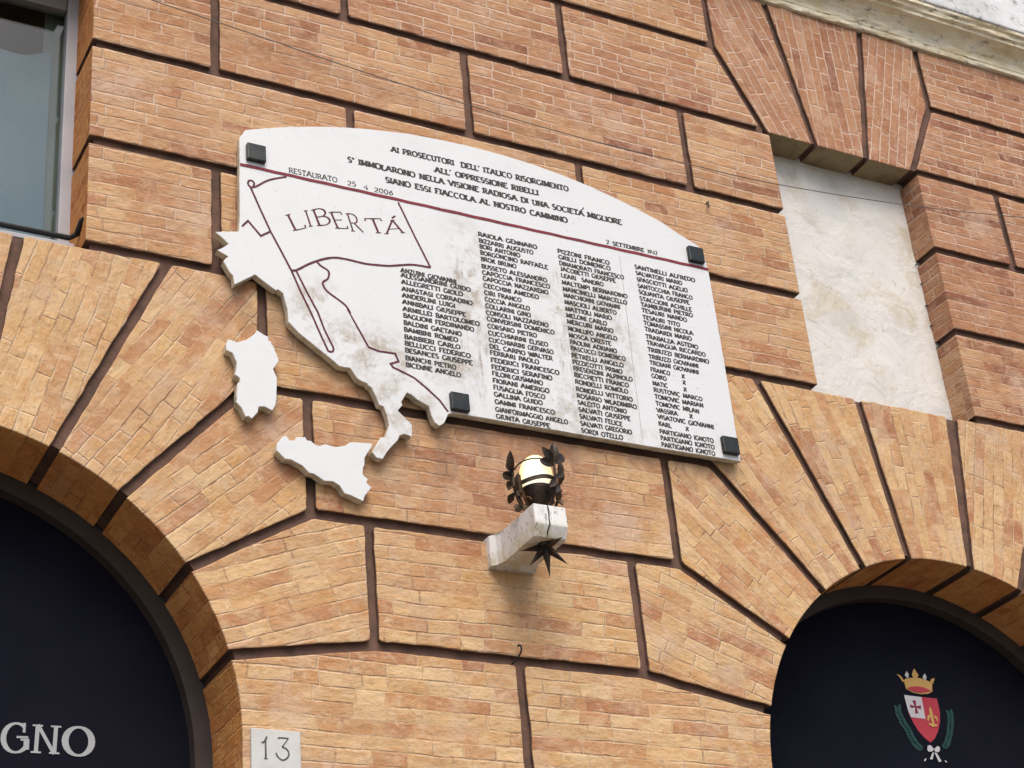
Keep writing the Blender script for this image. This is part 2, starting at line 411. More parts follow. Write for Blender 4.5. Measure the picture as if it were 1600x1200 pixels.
def glass():
    t = NT('window_glass')
    tr = t.new('BsdfTransparent'); tr.inputs[0].default_value = (0.86, 0.90, 0.90, 1)
    gl = t.new('BsdfGlossy'); gl.inputs['Roughness'].default_value = 0.02; gl.inputs['Color'].default_value = (1, 1, 1, 1)
    mx = t.new('MixShader'); mx.inputs[0].default_value = 0.035; t.l.new(tr.outputs[0], mx.inputs[1]); t.l.new(gl.outputs[0], mx.inputs[2])
    t.l.new(mx.outputs[0], t.n['Material Output'].inputs['Surface'])
    return t.m
GLASS = glass()
def lit_glass():
    t = NT('lit_globe_glass'); P = t.pos()
    lw = t.new('LayerWeight'); lw.inputs[0].default_value = 0.5
    c = t.mix(t.mr(lw.outputs[1], 0.15, 0.6), (1.0, 0.95, 0.78), (0.95, 0.74, 0.34))
    t.col((0.75, 0.66, 0.42)); t.rough(0.25)
    t.put(t.b.inputs['Emission Color'], c); t.b.inputs['Emission Strength'].default_value = 0.5
    return t.m
GLOBE = lit_glass()

# ------------------------------------------------------------------ the facade
ZT, ZA2, ZA, ZB, ZC, ZD, ZE, ZF, ZG = 8.42, 7.868, 7.366, 6.852, 6.335, 5.808, 5.283, 4.747, 4.218
GAP, GD = 0.0210, 0.024                        # half groove width, groove depth
ARX = {-1: (1.205, 1.145), 1: (1.178, 1.145)}  # semi-axes of the arches
ACX, ACZ = 2.36, 3.815
WL = (-2.83, -1.79); WR = (1.822, 2.815)       # window openings, left and blind
REV = {'arch': 0.33, 'win': 0.29, 'blind': 0.178}

facade = empty('brick_facade', 'weathered orange brick palazzo wall cut into large blocks by dark grooves', 'building', (0, 0, 0))

def offset_poly(P, ins):
    n = len(P); out = []
    A = sum(P[i][0] * P[(i + 1) % n][1] - P[(i + 1) % n][0] * P[i][1] for i in range(n))
    if A < 0:
        P = P[::-1]; ins = [ins[(n - 2 - i) % n] for i in range(n)]
    L = []
    for i in range(n):
        a, b = Vector(P[i]), Vector(P[(i + 1) % n]); d = (b - a).normalized(); nn = Vector((-d.y, d.x))
        L.append((a + nn * ins[i], d))
    for i in range(n):
        p, d = L[i - 1]; q, e = L[i]
        den = d.x * e.y - d.y * e.x
        if abs(den) < 1e-4: out.append(q.copy()); continue
        s = ((q.x - p.x) * e.y - (q.y - p.y) * e.x) / den
        out.append(p + d * s)
    return out, ins

def block(name, poly, opens=(), depth=None, ang=0.0, red=0.5, mort=0.5, soff=0):
    ins = [0.0 if i in opens else GAP for i in range(len(poly))]
    Q, ins = offset_poly([tuple(p) for p in poly], ins)
    dep = depth if depth else GD + 0.002
    # densify, jitter the arrises
    pts = []; kinds = []
    sd = random.random() * 50
    for i in range(len(Q)):
        a, b = Q[i], Q[(i + 1) % len(Q)]
        k = max(1, int((b - a).length / 0.030))
        nn = Vector((-(b - a).y, (b - a).x)).normalized()
        for j in range(k):
            p = a.lerp(b, j / k)
            amp = 0.0042 if ins[i] > 0 else 0.0012
            if j == 0 and ins[i] > 0 and ins[i - 1] > 0:
                c = 0.005 + 0.006 * random.random()
                pts.append(a + (Q[i - 1] - a).normalized() * c); kinds.append(0)
                p = a + (b - a).normalized() * c
            if 0 < j:
                p = p + nn * amp * (noise.noise((p.x * 9 + sd, p.y * 9, 1.3)) + 0.7 * noise.noise((p.x * 31, p.y * 31 + sd, 4.7))) + nn * (0.010 * max(0.0, noise.noise((p.x * 17, p.y * 17, sd)) - 0.45) if ins[i] > 0 else 0)
            pts.append(p); kinds.append(0 if ins[i] > 0 else 1)
    n = len(pts)
    def ring(dx, y):
        r = []
        for i in range(n):
            a, p, b = pts[i - 1], pts[i], pts[(i + 1) % n]
            d1 = (p - a).normalized(); d2 = (b - p).normalized()
            n1 = Vector((-d1.y, d1.x)); n2 = Vector((-d2.y, d2.x)); nn = (n1 + n2)
            nn = nn / max(0.5, nn.length_squared / 2) if nn.length > 1e-6 else n1
            q = p + nn * dx
            r.append((q.x, y, q.y))
        return r
    bm = bmesh.new(); uvl = bm.loops.layers.uv.new('UVMap')
    e = 0.9 + 0.4 * random.random()
    specs = [(0, dep), (0, 0.322), (0, 0.004 * e), (0.0015, 0.0012), (0.005 * e, 0.0)] if dep > 0.325 else [(0, dep), (0, 0.004 * e), (0.0015, 0.0012), (0.005 * e, 0.0)]
    rings = [[bm.verts.new(c) for c in ring(dx, y)] for dx, y in specs]
    for r0, r1 in zip(rings, rings[1:]):
        for i in range(n):
            f = bm.faces.new((r0[i], r0[(i + 1) % n], r1[(i + 1) % n], r1[i]))
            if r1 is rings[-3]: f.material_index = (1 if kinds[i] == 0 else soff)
            if len(rings) == 5 and r1 is rings[1]: f.material_index = 1
    bm.faces.new(rings[-1])
    ca, sa = math.cos(ang), math.sin(ang)
    us = [p.x * ca + p.y * sa for p in pts]; vs = [-p.x * sa + p.y * ca for p in pts]
    u0, v0 = min(us), min(vs)
    for f in bm.faces:
        for l in f.loops:
            c = l.vert.co
            l[uvl].uv = (c.x * ca + c.z * sa - u0 + c.y, -c.x * sa + c.z * ca - v0 - 0.001)
    o = obj(name, bm, BRICK, facade)
    for mm in (GROOVE, SHADED, OLIVE): o.data.materials.append(mm)
    o.color = (red, mort, random.random(), 1)
    return o

def tone(cx, cz):
    """the upper courses and the right hand side are redder, with paler and crisper joints"""
    r = max(0.0, min(1.0, (cz - 5.0) / 2.4)) * 0.8 + max(0.0, min(0.45, (cx - 1.4) * 0.3)) * (1 if cz > 5.85 else 0)
    mo = max(0.05, min(1.0, (cz - 5.3) / 2.2))
    return min(1.0, r + random.uniform(-0.1, 0.1)), min(1.0, mo + random.uniform(-0.12, 0.12))

def rect(x0, x1, z0, z1, opens=(), depth=None, soff=0):
    r, mo = tone((x0 + x1) / 2, (z0 + z1) / 2)
    return block('rusticated_block', [(x0, z0), (x1, z0), (x1, z1), (x0, z1)], opens, depth, 0.0, r, mo, soff)

def row(z0, z1, xs, openl=None, openr=None):
    for i in range(len(xs) - 1):
        op = []; dp = None
        if i == 0 and openl: op.append(3); dp = REV[openl]
        if i == len(xs) - 2 and openr: op.append(1); dp = REV[openr]
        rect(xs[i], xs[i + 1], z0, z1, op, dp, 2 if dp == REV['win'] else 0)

XE = 4.72
mirL = lambda x: -4.62 - x
for z0, z1, js in ((ZB, ZA, [-1.24, 0.02, 1.26]), (ZC, ZB, [-0.6, 0.6]), (ZD, ZC, [-1.24, 0.0, 1.245])):
    row(z0, z1, [WL[1]] + js + [WR[0]], 'win', 'blind')
    outer = [4.637 - j for j in js[::-1] if 2.95 < 4.637 - j < 4.6]
    row(z0, z1, [WR[1]] + outer + [XE], 'blind', None)
    row(z0, z1, [-XE] + [-4.62 - j for j in js[::-1] if -4.6 < -4.62 - j < -2.95] + [WL[0]], None, 'win')

def poly(pts, opens=(), depth=None, ang=0.0, name='voussoir', dr=0.0, dm=0.0, soff=0):
    cx = sum(p[0] for p in pts) / len(pts); cz = sum(p[1] for p in pts) / len(pts)
    r, mo = tone(cx, cz)
    return block(name, pts, opens, depth, ang, max(0, min(1, r + dr)), max(0, min(1, mo + dm)), soff)

# the rows beside and the flat arches over the two windows
for c, sgn, key in ((2.3, 1, 'blind'), (-2.3, -1, 'win')):
    def X(x): return x if sgn == 1 else -x
    wl_, wr_ = (1.548, 3.03)
    P1 = [(1.548, ZT), (1.548, ZA2), (1.797, ZA), (2.122, ZA), (1.948, ZT)]
    P2 = [(1.948, ZT), (2.122, ZA), (2.468, ZA), (2.648, ZT)]
    P3 = [(2.648, ZT), (2.468, ZA), (2.79, ZA), (3.03, ZA2), (3.03, ZT)]
    for P, oe, a in ((P1, 2, 112), (P2, 1, 90), (P3, 1, 74)):
        poly([(X(x), z) for x, z in P], [oe], REV[key], R(a if sgn == 1 else 180 - a), dr=0.12, dm=0.15, soff=3)
    poly([(X(0.6), ZA), (X(1.797), ZA), (X(1.548), ZA2), (X(0.6), ZA2)], name='rusticated_block')
    poly([(X(0.0), ZA2), (X(1.548), ZA2), (X(1.548), ZT), (X(0.0), ZT)], name='rusticated_block')
    poly([(X(2.79), ZA), (X(XE), ZA), (X(XE), ZA2), (X(3.03), ZA2)], name='rusticated_block')
    poly([(X(3.03), ZA2), (X(XE), ZA2), (X(XE), ZT), (X(3.03), ZT)], name='rusticated_block')
poly([(-0.6, ZA), (0.6, ZA), (0.6, ZA2), (-0.6, ZA2)], name='rusticated_block')

# the two arches: voussoirs on both sides of each keystone
def arc_pts(side, p, q):
    a, b = ARX[side]
    def ang(pt): return math.atan2((pt[1] - ACZ) / b, (pt[0] - side * ACX) / a)
    t0, t1 = ang(p), ang(q)
    n = max(2, int(abs(t1 - t0) / 0.06))
    return [(side * ACX + a * math.cos(t0 + (t1 - t0) * k / n), ACZ + b * math.sin(t0 + (t1 - t0) * k / n)) for k in range(n + 1)]

ZH = 3.655
for side in (-1, 1):
    def MX(x): return side * x
    r1, r0 = (2.169, 4.948), (2.545, 4.948)
    r2, r3, r4, r5 = (1.875, 4.877), (1.612, 4.723), (1.365, 4.449), (1.226, 4.114)
    spr = (ACX - ARX[side][0], ZH)
    def voussoir(inner0, inner1, rest, dirn, mirror=False, dm=0.0):
        f = (lambda p: (side * (2 * ACX - p[0]), p[1])) if mirror else (lambda p: (side * p[0], p[1]))
        ap = arc_pts(side, f(inner0), f(inner1))
        P = ap + [f(p) for p in rest]
        ang = math.atan2(f(dirn[1])[1] - f(dirn[0])[1], f(dirn[1])[0] - f(dirn[0])[0])
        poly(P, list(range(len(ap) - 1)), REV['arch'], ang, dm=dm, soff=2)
    tD1, tD0 = (2.052, ZD), (2.634, ZD)
    voussoir(r0, r1, [tD1, tD0], ((2.36, 4.9), (2.345, 5.8)))
    for mir in (False, True):
        voussoir(r1, r2, [(1.444, ZD), tD1], ((2.02, 4.9), (1.76, 5.8)), mir)
        voussoir(r2, r3, [(1.105, ZE), (1.045, ZE), (1.045, ZD), (1.444, ZD)], ((1.74, 4.8), (1.24, 5.55)), mir)
        voussoir(r3, r4, [(0.856, ZF), (0.856, ZE), (1.105, ZE)], ((1.49, 4.58), (0.97, 5.05)), mir)
        voussoir(r4, r5, [(0.612, ZG), (0.612, ZF), (0.856, ZF)], ((1.29, 4.28), (0.72, 4.48)), mir)
        # below the last radial joint the block runs level to the pier
        f = (lambda x: side * (2 * ACX - x)) if mir else (lambda x: side * x)
        g = (lambda p: (f(p[0]), p[1]))
        ap = arc_pts(side, g(r5), g((spr[0], ACZ)))
        poly(ap + [g((spr[0], ZH)), g((0.02 * side if not mir else 0.0, ZH)), g((0.02 * side if not mir else 0.0, ZG)), g((0.612, ZG))],
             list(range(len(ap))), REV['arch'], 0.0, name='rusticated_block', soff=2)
        zz = [ZH, 3.18, 2.66, 2.14, 1.62, 1.10, 0.56, -0.02]
        for k in range(7):
            js = [0.6] if k % 2 == 0 else [0.0]
            xs = [f(spr[0]), f(js[0])]
            a, b = min(xs), max(xs)
            op = [1] if abs(b - f(spr[0])) < 1e-6 else [3]
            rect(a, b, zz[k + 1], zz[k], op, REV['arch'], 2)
# pier courses between the arches
rect(-1.045, 1.045, ZE, ZD); rect(-0.856, 0.856, ZF, ZE); rect(-0.612, 0.612, ZG, ZF)
for k, (z1, z0) in enumerate(((3.655, 3.18), (2.66, 2.14), (1.62, 1.10), (0.56, -0.02))):
    rect(-0.6, 0.6, z0, z1)
for s in (-1, 1):
    a = lambda x: s * x
    for x, z0, z1 in ((3.675, ZE, ZD), (3.864, ZF, ZE), (4.108, ZG, ZF), (4.12, 3.18, 3.655), (4.12, 2.14, 2.66), (4.12, 1.10, 1.62), (4.12, -0.02, 0.56)):
        xs = sorted((a(x), a(XE))); rect(xs[0], xs[1], z0, z1)

# groove plane with its openings, soffit and reveal backing, plain brickwork further along the street
def wall_base():
    bm = bmesh.new()
    XB = 9.0
    g = GD
    loop = []
    def arch(side):
        a, b = ARX[side][0] + g, ARX[side][1] + g
        return [(side * ACX + a * math.cos(math.pi * k / 40), ACZ + b * math.sin(math.pi * k / 40)) for k in range(41)]
    L = [(-XB, -0.02)]
    A = arch(-1)[::-1]; L += [(A[0][0], -0.02)] + A + [(A[-1][0], -0.02)]
    A = arch(1)[::-1]; L += [(A[0][0], -0.02)] + A + [(A[-1][0], -0.02)]
    L += [(XB, -0.02), (XB, 12.0), (-XB, 12.0)]
    holes = [[(w[0] - g, ZD - 0.02), (w[1] + g, ZD - 0.02), (w[1] + g, ZA + g), (w[0] - g, ZA + g)] for w in (WL, WR)]
    edges = []
    for P in [L] + holes:
        vs = [bm.verts.new((x, g, z)) for x, z in P]
        for i in range(len(vs)): edges.append(bm.edges.new((vs[i], vs[(i + 1) % len(vs)])))
    bmesh.ops.triangle_fill(bm, use_beauty=True, edges=edges)
    for P, dep in [(arch(-1), 0.5), (arch(1), 0.5)] + [(h + [h[0]], d) for h, d in zip(holes, (0.5, 0.4))]:
        if len(P) == 41: P = [(P[0][0], -0.02)] + P + [(P[-1][0], -0.02)]
        for p, q in zip(P, P[1:]):
            vs = [bm.verts.new(c) for c in ((p[0], g, p[1]), (q[0], g, q[1]), (q[0], dep, q[1]), (p[0], dep, p[1]))]
            bm.faces.new(vs)
    return bm
obj('groove_plane', wall_base(), GROOVE, facade)

def side_wall(x0, x1, z0, z1, y=0.0):
    bm = bmesh.new(); uvl = bm.loops.layers.uv.new('UVMap')
    box(bm, x0, x1, y, GD + 0.001, z0, z1)
    for f in bm.faces:
        for l in f.loops:
            c = l.vert.co; l[uvl].uv = (c.x + c.y, c.z)
    o = obj('wall', bm, BRICK, facade); o.color = (0.5, 0.5, random.random(), 1)
side_wall(-8.99, -4.76, 0.0, 8.4); side_wall(4.76, 8.99, 0.0, 8.4); side_wall(-8.99, 8.99, 8.95, 11.99)

# string course: moulded stone course with a pale fascia above it
def cornice():
    prof = [(0.03, 8.315), (-0.018, 8.31), (-0.024, 8.318), (-0.026, 8.338), (-0.024, 8.344)]
    for k in range(9):
        a = k / 8 * math.pi / 2
        prof.append((-0.028 - 0.085 * (1 - math.cos(a)), 8.346 + 0.10 * math.sin(a)))
    prof += [(-0.124, 8.449), (-0.127, 8.468), (-0.142, 8.471), (-0.147, 8.478), (-0.152, 8.493), (-0.166, 8.502), (-0.170, 8.52)]
    bm = bmesh.new(); rings = []
    N = 330
    for i in range(N + 1):
        x = -4.95 + 9.9 * i / N
        r = []
        for j, (y, z) in enumerate(prof):
            w = 0.010 * noise.noise((x * 3.1, j * 0.35, 2.0)) + 0.006 * noise.noise((x * 12.0, j * 0.8, 7.0))
            chip = max(0.0, noise.noise((x * 5.0, 0.0, 20.0)) - 0.25) * 0.05 if j in (1, 2, 3) else 0
            r.append(bm.verts.new((x, y + (w * 0.7 if j else 0), z + w + chip)))
        rings.append(r)
    for a, b in zip(rings, rings[1:]):
        for j in range(len(prof) - 1):
            bm.faces.new((a[j], a[j + 1], b[j + 1], b[j]))
    c = obj('string_course', bm, CORNICE, facade)
    bm = bmesh.new(); box(bm, -4.95, 4.95, -0.178, 0.03, 8.522, 8.94); bevel_all(bm, 0.01)
    s = obj('fascia', bm, SOFFIT, facade)
    # open joints between the stones of the course
    return c
cornice()

# blind window, closed with rough white plaster
def blind_window():
    bm = bmesh.new(); n, k = 40, 60
    x0, x1, z0, z1 = WR[0] - 0.03, WR[1] + 0.03, ZD + 0.0, ZA + 0.03
    V = [[bm.verts.new((x0 + (x1 - x0) * i / n, 0.162 + 0.007 * noise.noise((i * 0.13, j * 0.13, 5)), z0 + (z1 - z0) * j / k)) for j in range(k + 1)] for i in range(n + 1)]
    for i in range(n):
        for j in range(k):
            bm.faces.new((V[i][j], V[i + 1][j], V[i + 1][j + 1], V[i][j + 1]))
    o = obj('blind_window', bm, PLASTER, facade, smooth=True)
    o['label'] = 'walled-up window filled with rough white plaster'
    for px, py in ((1431.5, 413.5), (1438.7, 444), (1446.5, 478), (1454, 509.5), (1464, 543.5), (1472.5, 579), (1480.3, 610), (1488, 638.5)):
        x, z = bp(px, py, 0.155)
        b = bmesh.new(); tube(b, [(x, 0.175, z), (x + 0.002, 0.150, z + 0.002), (x + 0.010, 0.147, z)], 0.0032, 6)
        obj('nail', b, BLACK, o)
blind_window()

# left window: painted frame, pane, room behind with a pale blue blind
def left_window():
    y0 = 0.262
    wx0, wx1, wz0, wz1 = WL[0], WL[1] - 0.0, 5.90, ZA + 0.02
    bm = bmesh.new()
    box(bm, -1.838, -1.76, y0, y0 + 0.06, wz0, wz1)
    box(bm, WL[0] - 0.03, WL[0] + 0.075, y0, y0 + 0.06, wz0, wz1)
    box(bm, WL[0] + 0.075, -1.838, y0 + 0.004, y0 + 0.056, wz0, 5.985)
    bevel_all(bm, 0.005)
    fr = obj('window', bm, FRAME, facade); fr['label'] = 'tall window in a pale lilac grey frame with a blue blind'
    bm = bmesh.new(); box(bm, WL[0] + 0.077, -1.8405, y0 + 0.004, y0 + 0.056, 7.226, wz1 - 0.002); bevel_all(bm, 0.005)
    obj('top_rail', bm, FRAMETOP, fr)
    bm = bmesh.new(); box(bm, WL[0] + 0.07, -1.832, y0 + 0.03, y0 + 0.036, 5.975, 7.24)
    obj('pane', bm, GLASS, fr)
    bm = bmesh.new()
    # blind hanging behind the pane, its top edge sagging
    n = 24; x0, x1 = WL[0] + 0.05, -1.882
    top = lambda u: 7.0 + 0.018 * math.cos(u * 3.0) + (0.055 * max(0, u - 0.86) / 0.14)
    for i in range(n):
        u0, u1 = i / n, (i + 1) / n
        vs = [bm.verts.new((x0 + (x1 - x0) * u, 0.345 + 0.006 * math.sin(u * 9), z)) for u, z in ((u0, 5.9), (u1, 5.9), (u1, top(u1)), (u0, top(u0)))]
        bm.faces.new(vs)
    bmesh.ops.solidify(bm, geom=bm.faces[:], thickness=0.004)
    obj('blind', bm, BLIND, fr)
    bm = bmesh.new(); box(bm, -1.915, -1.78, 0.36, 0.37, 5.9, 7.3)
    obj('lining', bm, BLINDEDGE, fr)
    bm = bmesh.new()
    X0, X1, Y0, Y1, Z0, Z1 = WL[0] - 0.3, WL[1] + 0.3, 0.335, 2.6, 5.7, 8.0
    vs = [bm.verts.new((x, y, z)) for x in (X0, X1) for y in (Y0, Y1) for z in (Z0, Z1)]
    for f in ((0, 1, 3, 2), (4, 6, 7, 5), (2, 3, 7, 6), (0, 2, 6, 4), (1, 5, 7, 3)):
        bm.faces.new([vs[i] for i in f])
    obj('room', bm, ROOM, fr)
    bm = bmesh.new(); box(bm, WL[0], WL[1] - 0.02, 0.10, 0.36, 5.845, 5.868); bevel_all(bm, 0.004)
    obj('sill', bm, FRAME, fr)
    bm = bmesh.new()
    zb = 5.905
    tube(bm, [(WL[0] + 0.01, 0.12, zb), (WL[1] - 0.035, 0.12, zb), (WL[1] - 0.012, 0.10, zb + 0.01), (WL[1] - 0.004, 0.06, zb + 0.05), (WL[1] + 0.004, 0.05, zb + 0.06)], 0.012, 8)
    obj('guard_bar', bm, BLACK, fr)
left_window()

# ------------------------------------------------------------------ lettering: own stroke alphabet
def EL(cx, cy, rx, ry, a0, a1, n=10):
    return [(cx + rx * math.cos(R(a0 + (a1 - a0) * k / n)), cy + ry * math.sin(R(a0 + (a1 - a0) * k / n))) for k in range(n + 1)]
GL = {
 'A': (.86, [[(.03, 0), (.43, 1)], [(.43, 1), (.83, 0)], [(.19, .34), (.67, .34)]]),
 'B': (.66, [[(.12, 0), (.12, 1)], [(.12, 1)] + EL(.33, .76, .25, .24, 90, -90) + [(.12, .52)], [(.12, .52)] + EL(.36, .26, .28, .26, 90, -90) + [(.12, 0)]]),
 'C': (.78, [EL(.44, .5, .38, .5, 48, 312, 16)]),
 'D': (.80, [[(.12, 0), (.12, 1)], [(.12, 1)] + EL(.32, .5, .42, .5, 90, -90, 14) + [(.12, 0)]]),
 'E': (.64, [[(.12, 0), (.12, 1)], [(.12, 1), (.58, 1), (.58, .86)], [(.12, .52), (.48, .52)], [(.12, 0), (.6, 0), (.6, .14)]]),
 'F': (.60, [[(.12, 0), (.12, 1)], [(.12, 1), (.57, 1), (.57, .86)], [(.12, .5), (.46, .5)]]),
 'G': (.84, [EL(.44, .5, .38, .5, 48, 325, 16), [(.76, .1), (.76, .44)], [(.58, .44), (.84, .44)]]),
 'H': (.80, [[(.12, 0), (.12, 1)], [(.68, 0), (.68, 1)], [(.12, .52), (.68, .52)]]),
 'I': (.30, [[(.15, 0), (.15, 1)]]),
 'J': (.46, [[(.32, 1), (.32, .2)] + EL(.16, .2, .16, .2, 0, -130, 6)]),
 'K': (.74, [[(.12, 0), (.12, 1)], [(.12, .42), (.62, 1)], [(.28, .6), (.7, 0)]]),
 'L': (.60, [[(.12, 0), (.12, 1)], [(.12, 0), (.58, 0), (.58, .16)]]),
 'M': (.98, [[(.1, 0), (.14, 1)], [(.14, 1), (.49, .1)], [(.49, .1), (.84, 1)], [(.84, 1), (.88, 0)]]),
 'N': (.82, [[(.12, 0), (.12, 1)], [(.12, 1), (.70, 0)], [(.70, 0), (.70, 1)]]),
 'O': (.86, [EL(.43, .5, .37, .5, 0, 360, 22)]),
 'P': (.64, [[(.12, 0), (.12, 1)], [(.12, 1)] + EL(.33, .73, .27, .27, 90, -90) + [(.12, .46)]]),
 'Q': (.86, [EL(.43, .5, .37, .5, 0, 360, 20), [(.5, .2), (.84, -.14)]]),
 'R': (.74, [[(.12, 0), (.12, 1)], [(.12, 1)] + EL(.33, .74, .26, .26, 90, -90) + [(.12, .48)], [(.34, .48), (.72, 0)]]),
 'S': (.60, [EL(.31, .74, .22, .26, 40, 270, 10) + EL(.31, .25, .23, .25, 85, -145, 10)]),
 'T': (.74, [[(.37, 0), (.37, 1)], [(.05, .85), (.05, 1), (.69, 1), (.69, .85)]]),
 'U': (.80, [[(.12, 1), (.12, .3)] + EL(.4, .3, .28, .3, 180, 360, 10) + [(.68, 1)]]),
 'V': (.82, [[(.02, 1), (.41, 0)], [(.41, 0), (.80, 1)]]),
 'W': (1.1, [[(.02, 1), (.3, 0)], [(.3, 0), (.55, .9)], [(.55, .9), (.8, 0)], [(.8, 0), (1.08, 1)]]),
 'X': (.80, [[(.06, 0), (.72, 1)], [(.08, 1), (.74, 0)]]),
 'Z': (.70, [[(.08, .86), (.08, 1), (.62, 1)], [(.62, 1), (.08, 0)], [(.08, 0), (.64, 0), (.64, .14)]]),
 '0': (.70, [EL(.35, .5, .26, .5, 0, 360, 18)]), '2': (.64, [EL(.31, .72, .24, .28, 160, -30, 9) + [(.08, 0), (.58, 0)]]),
 '1': (.40, [[(.06, .78), (.22, 1), (.22, 0)]]),
 '4': (.70, [[(.5, 0), (.5, 1), (.06, .3), (.66, .3)]]), '5': (.62, [[(.54, 1), (.16, 1), (.12, .56)] + EL(.3, .32, .26, .32, 110, -140, 10)]),
 '6': (.66, [[(.5, .98)] + EL(.33, .3, .25, .3, 150, 510, 16)]), '7': (.62, [[(.08, .86), (.08, 1), (.58, 1), (.24, 0)]]),
 '9': (.66, [EL(.33, .7, .25, .3, -30, 330, 16) + [(.16, .02)]]),
 "'": (.2, [[(.12, 1.04), (.06, .8)]]), '^': (.3, [[(.02, .72), (.15, 1.02), (.28, .72)]]),
 '.': (.2, [[(.06, .05), (.13, .05)]]), ' ': (.52, []),
}
STEP = [0]
def ribbon(bm, pts, wthick, wthin, mapf, serif):
    """flat stroke; thick where it stands upright, thin where it lies"""
    n = len(pts)
    closed = n > 3 and abs(pts[0][0] - pts[-1][0]) + abs(pts[0][1] - pts[-1][1]) < 1e-6
    STEP[0] = (STEP[0] + 1) % 9
    lift = STEP[0] * 0.00006
    L = []; Rr = []
    for i in range(n):
        if closed: a, b = pts[(i - 1) % (n - 1)], pts[(i + 1) % (n - 1)]
        else: a, b = pts[max(0, i - 1)], pts[min(n - 1, i + 1)]
        d = Vector((b[0] - a[0], b[1] - a[1]))
        if d.length < 1e-9: d = Vector((0, 1))
        d.normalize()
        up = abs(d.y) ** 1.4
        w = (wthin + (wthick - wthin) * up) / 2
        if d.y > 0 and 0.25 < abs(d.x) < 0.95 and n == 2: w = max(wthin, w * 0.7) / 1.0
        nx, ny = -d.y * w, d.x * w
        L.append((pts[i][0] + nx, pts[i][1] + ny)); Rr.append((pts[i][0] - nx, pts[i][1] - ny))
    vl = [bm.verts.new(mapf(p, lift)) for p in L]; vr = [bm.verts.new(mapf(p, lift)) for p in Rr]
    for i in range(n - 1):
        bm.faces.new((vl[i], vr[i], vr[i + 1], vl[i + 1]))
    if serif > 0 and not closed:
        for e, o in ((0, 1), (-1, -2)):
            p, q = pts[e], pts[o]
            if (abs(p[1]) < .02 or abs(p[1] - 1) < .02) and abs(q[1] - p[1]) > .5 and abs(q[0] - p[0]) < .45:
                h = wthin * 1.0; s = serif + wthick / 2
                y0 = p[1] - (h if p[1] > .5 else 0)
                vs = [bm.verts.new(mapf(c, lift + 0.00004)) for c in ((p[0] - s, y0), (p[0] + s, y0), (p[0] + s, y0 + h), (p[0] - s, y0 + h))]
                bm.faces.new(vs)

def layout(text, track=.06):
    x = 0; out = []
    for ch in text:
        w, st = GL[ch]
        out.append((x, w, st)); x += w + track
    return out, max(x - track, .1)

def text_line(bm, text, p0, p1, cap, Y, thick=.17, thin=.1, serif=.1, wob=0.0):
    """write text from wall point p0 to p1 (cap height centred on that line)"""
    lay, tot = layout(text)
    dx, dz = p1[0] - p0[0], p1[1] - p0[1]
    ln = math.hypot(dx, dz); ux, uz = dx / ln, dz / ln
    sx = ln / tot
    for x, w, st in lay:
        jz = random.uniform(-wob, wob) * cap; js = 1 + random.uniform(-wob, wob) * .6
        def f(p, lift, x=x, jz=jz, js=js):
            s = (x + p[0]) * sx; h = (p[1] * js - .5) * cap + jz
            return (p0[0] + ux * s - uz * h, Y - lift, p0[1] + uz * s + ux * h)
        for s in st: ribbon(bm, s, thick, thin, f, serif)

def line_on(bm, pts, w, Y, lift=0.0):
    """painted groove line through wall points"""
    n = len(pts); A = []; B = []
    for i in range(n):
        a, b = Vector(pts[max(0, i - 1)]), Vector(pts[min(n - 1, i + 1)])
        p = Vector(pts[i])
        if 0 < i < n - 1:
            d1 = (p - a).normalized(); d2 = (b - p).normalized(); d = (d1 + d2)
            d = d.normalized() if d.length > 1e-6 else d1
            k = 1 / max(.4, d.dot(d1))
        else: d = (b - a).normalized(); k = 1
        ww = w * (1 + 0.12 * noise.noise((p.x * 40, p.y * 40, 3)))
        nn = Vector((-d.y, d.x)) * ww / 2 * k
        A.append(bm.verts.new((p.x + nn.x, Y - lift, p.y + nn.y))); B.append(bm.verts.new((p.x - nn.x, Y - lift, p.y - nn.y)))
    for i in range(n - 1): bm.faces.new((A[i], B[i], B[i + 1], A[i + 1]))

# ------------------------------------------------------------------ the memorial plaque
PY = -0.050                                     # its face
def slab(name, outline, y_face, y_back, mat, parent=None, rag=0.0012):
    """stone slab cut to an outline (wall x, z), arrises slightly broken"""
    P = []
    n = len(outline)
    for i in range(n):
        a, b = Vector(outline[i]), Vector(outline[(i + 1) % n])
        k = max(1, int((b - a).length / 0.03))
        for j in range(k):
            p = a.lerp(b, j / k)
            if j: p = p + Vector((noise.noise((p.x * 30, p.y * 30, 1)), noise.noise((p.x * 30, p.y * 30, 9)))) * rag
            P.append(p)
    if sum(P[i - 1].x * P[i].y - P[i].x * P[i - 1].y for i in range(len(P))) < 0: P = P[::-1]
    n = len(P)
    def ring(dx, y):
        out = []
        for i in range(n):
            d1 = (P[i] - P[i - 1]); d2 = (P[(i + 1) % n] - P[i])
            d1 = d1.normalized() if d1.length > 1e-9 else d2.normalized(); d2 = d2.normalized() if d2.length > 1e-9 else d1
            nn = Vector((-d1.y - d2.y, d1.x + d2.x))
            nn = nn.normalized() if nn.length > 1e-6 else Vector((-d1.y, d1.x))
            out.append((P[i].x + nn.x * dx, y, P[i].y + nn.y * dx))
        return out
    bm = bmesh.new()
    rings = [[bm.verts.new(c) for c in ring(dx, y)] for dx, y in ((0.003, y_back), (0.001, (y_back + y_face) / 2), (0, y_face + 0.0025), (0.002, y_face))]
    for a, b in zip(rings, rings[1:]):
        for i in range(n): bm.faces.new((a[i], a[(i + 1) % n], b[(i + 1) % n], b[i]))
    bm.faces.new(rings[-1]); bm.faces.new(rings[0][::-1])
    return obj(name, bm, mat, parent)

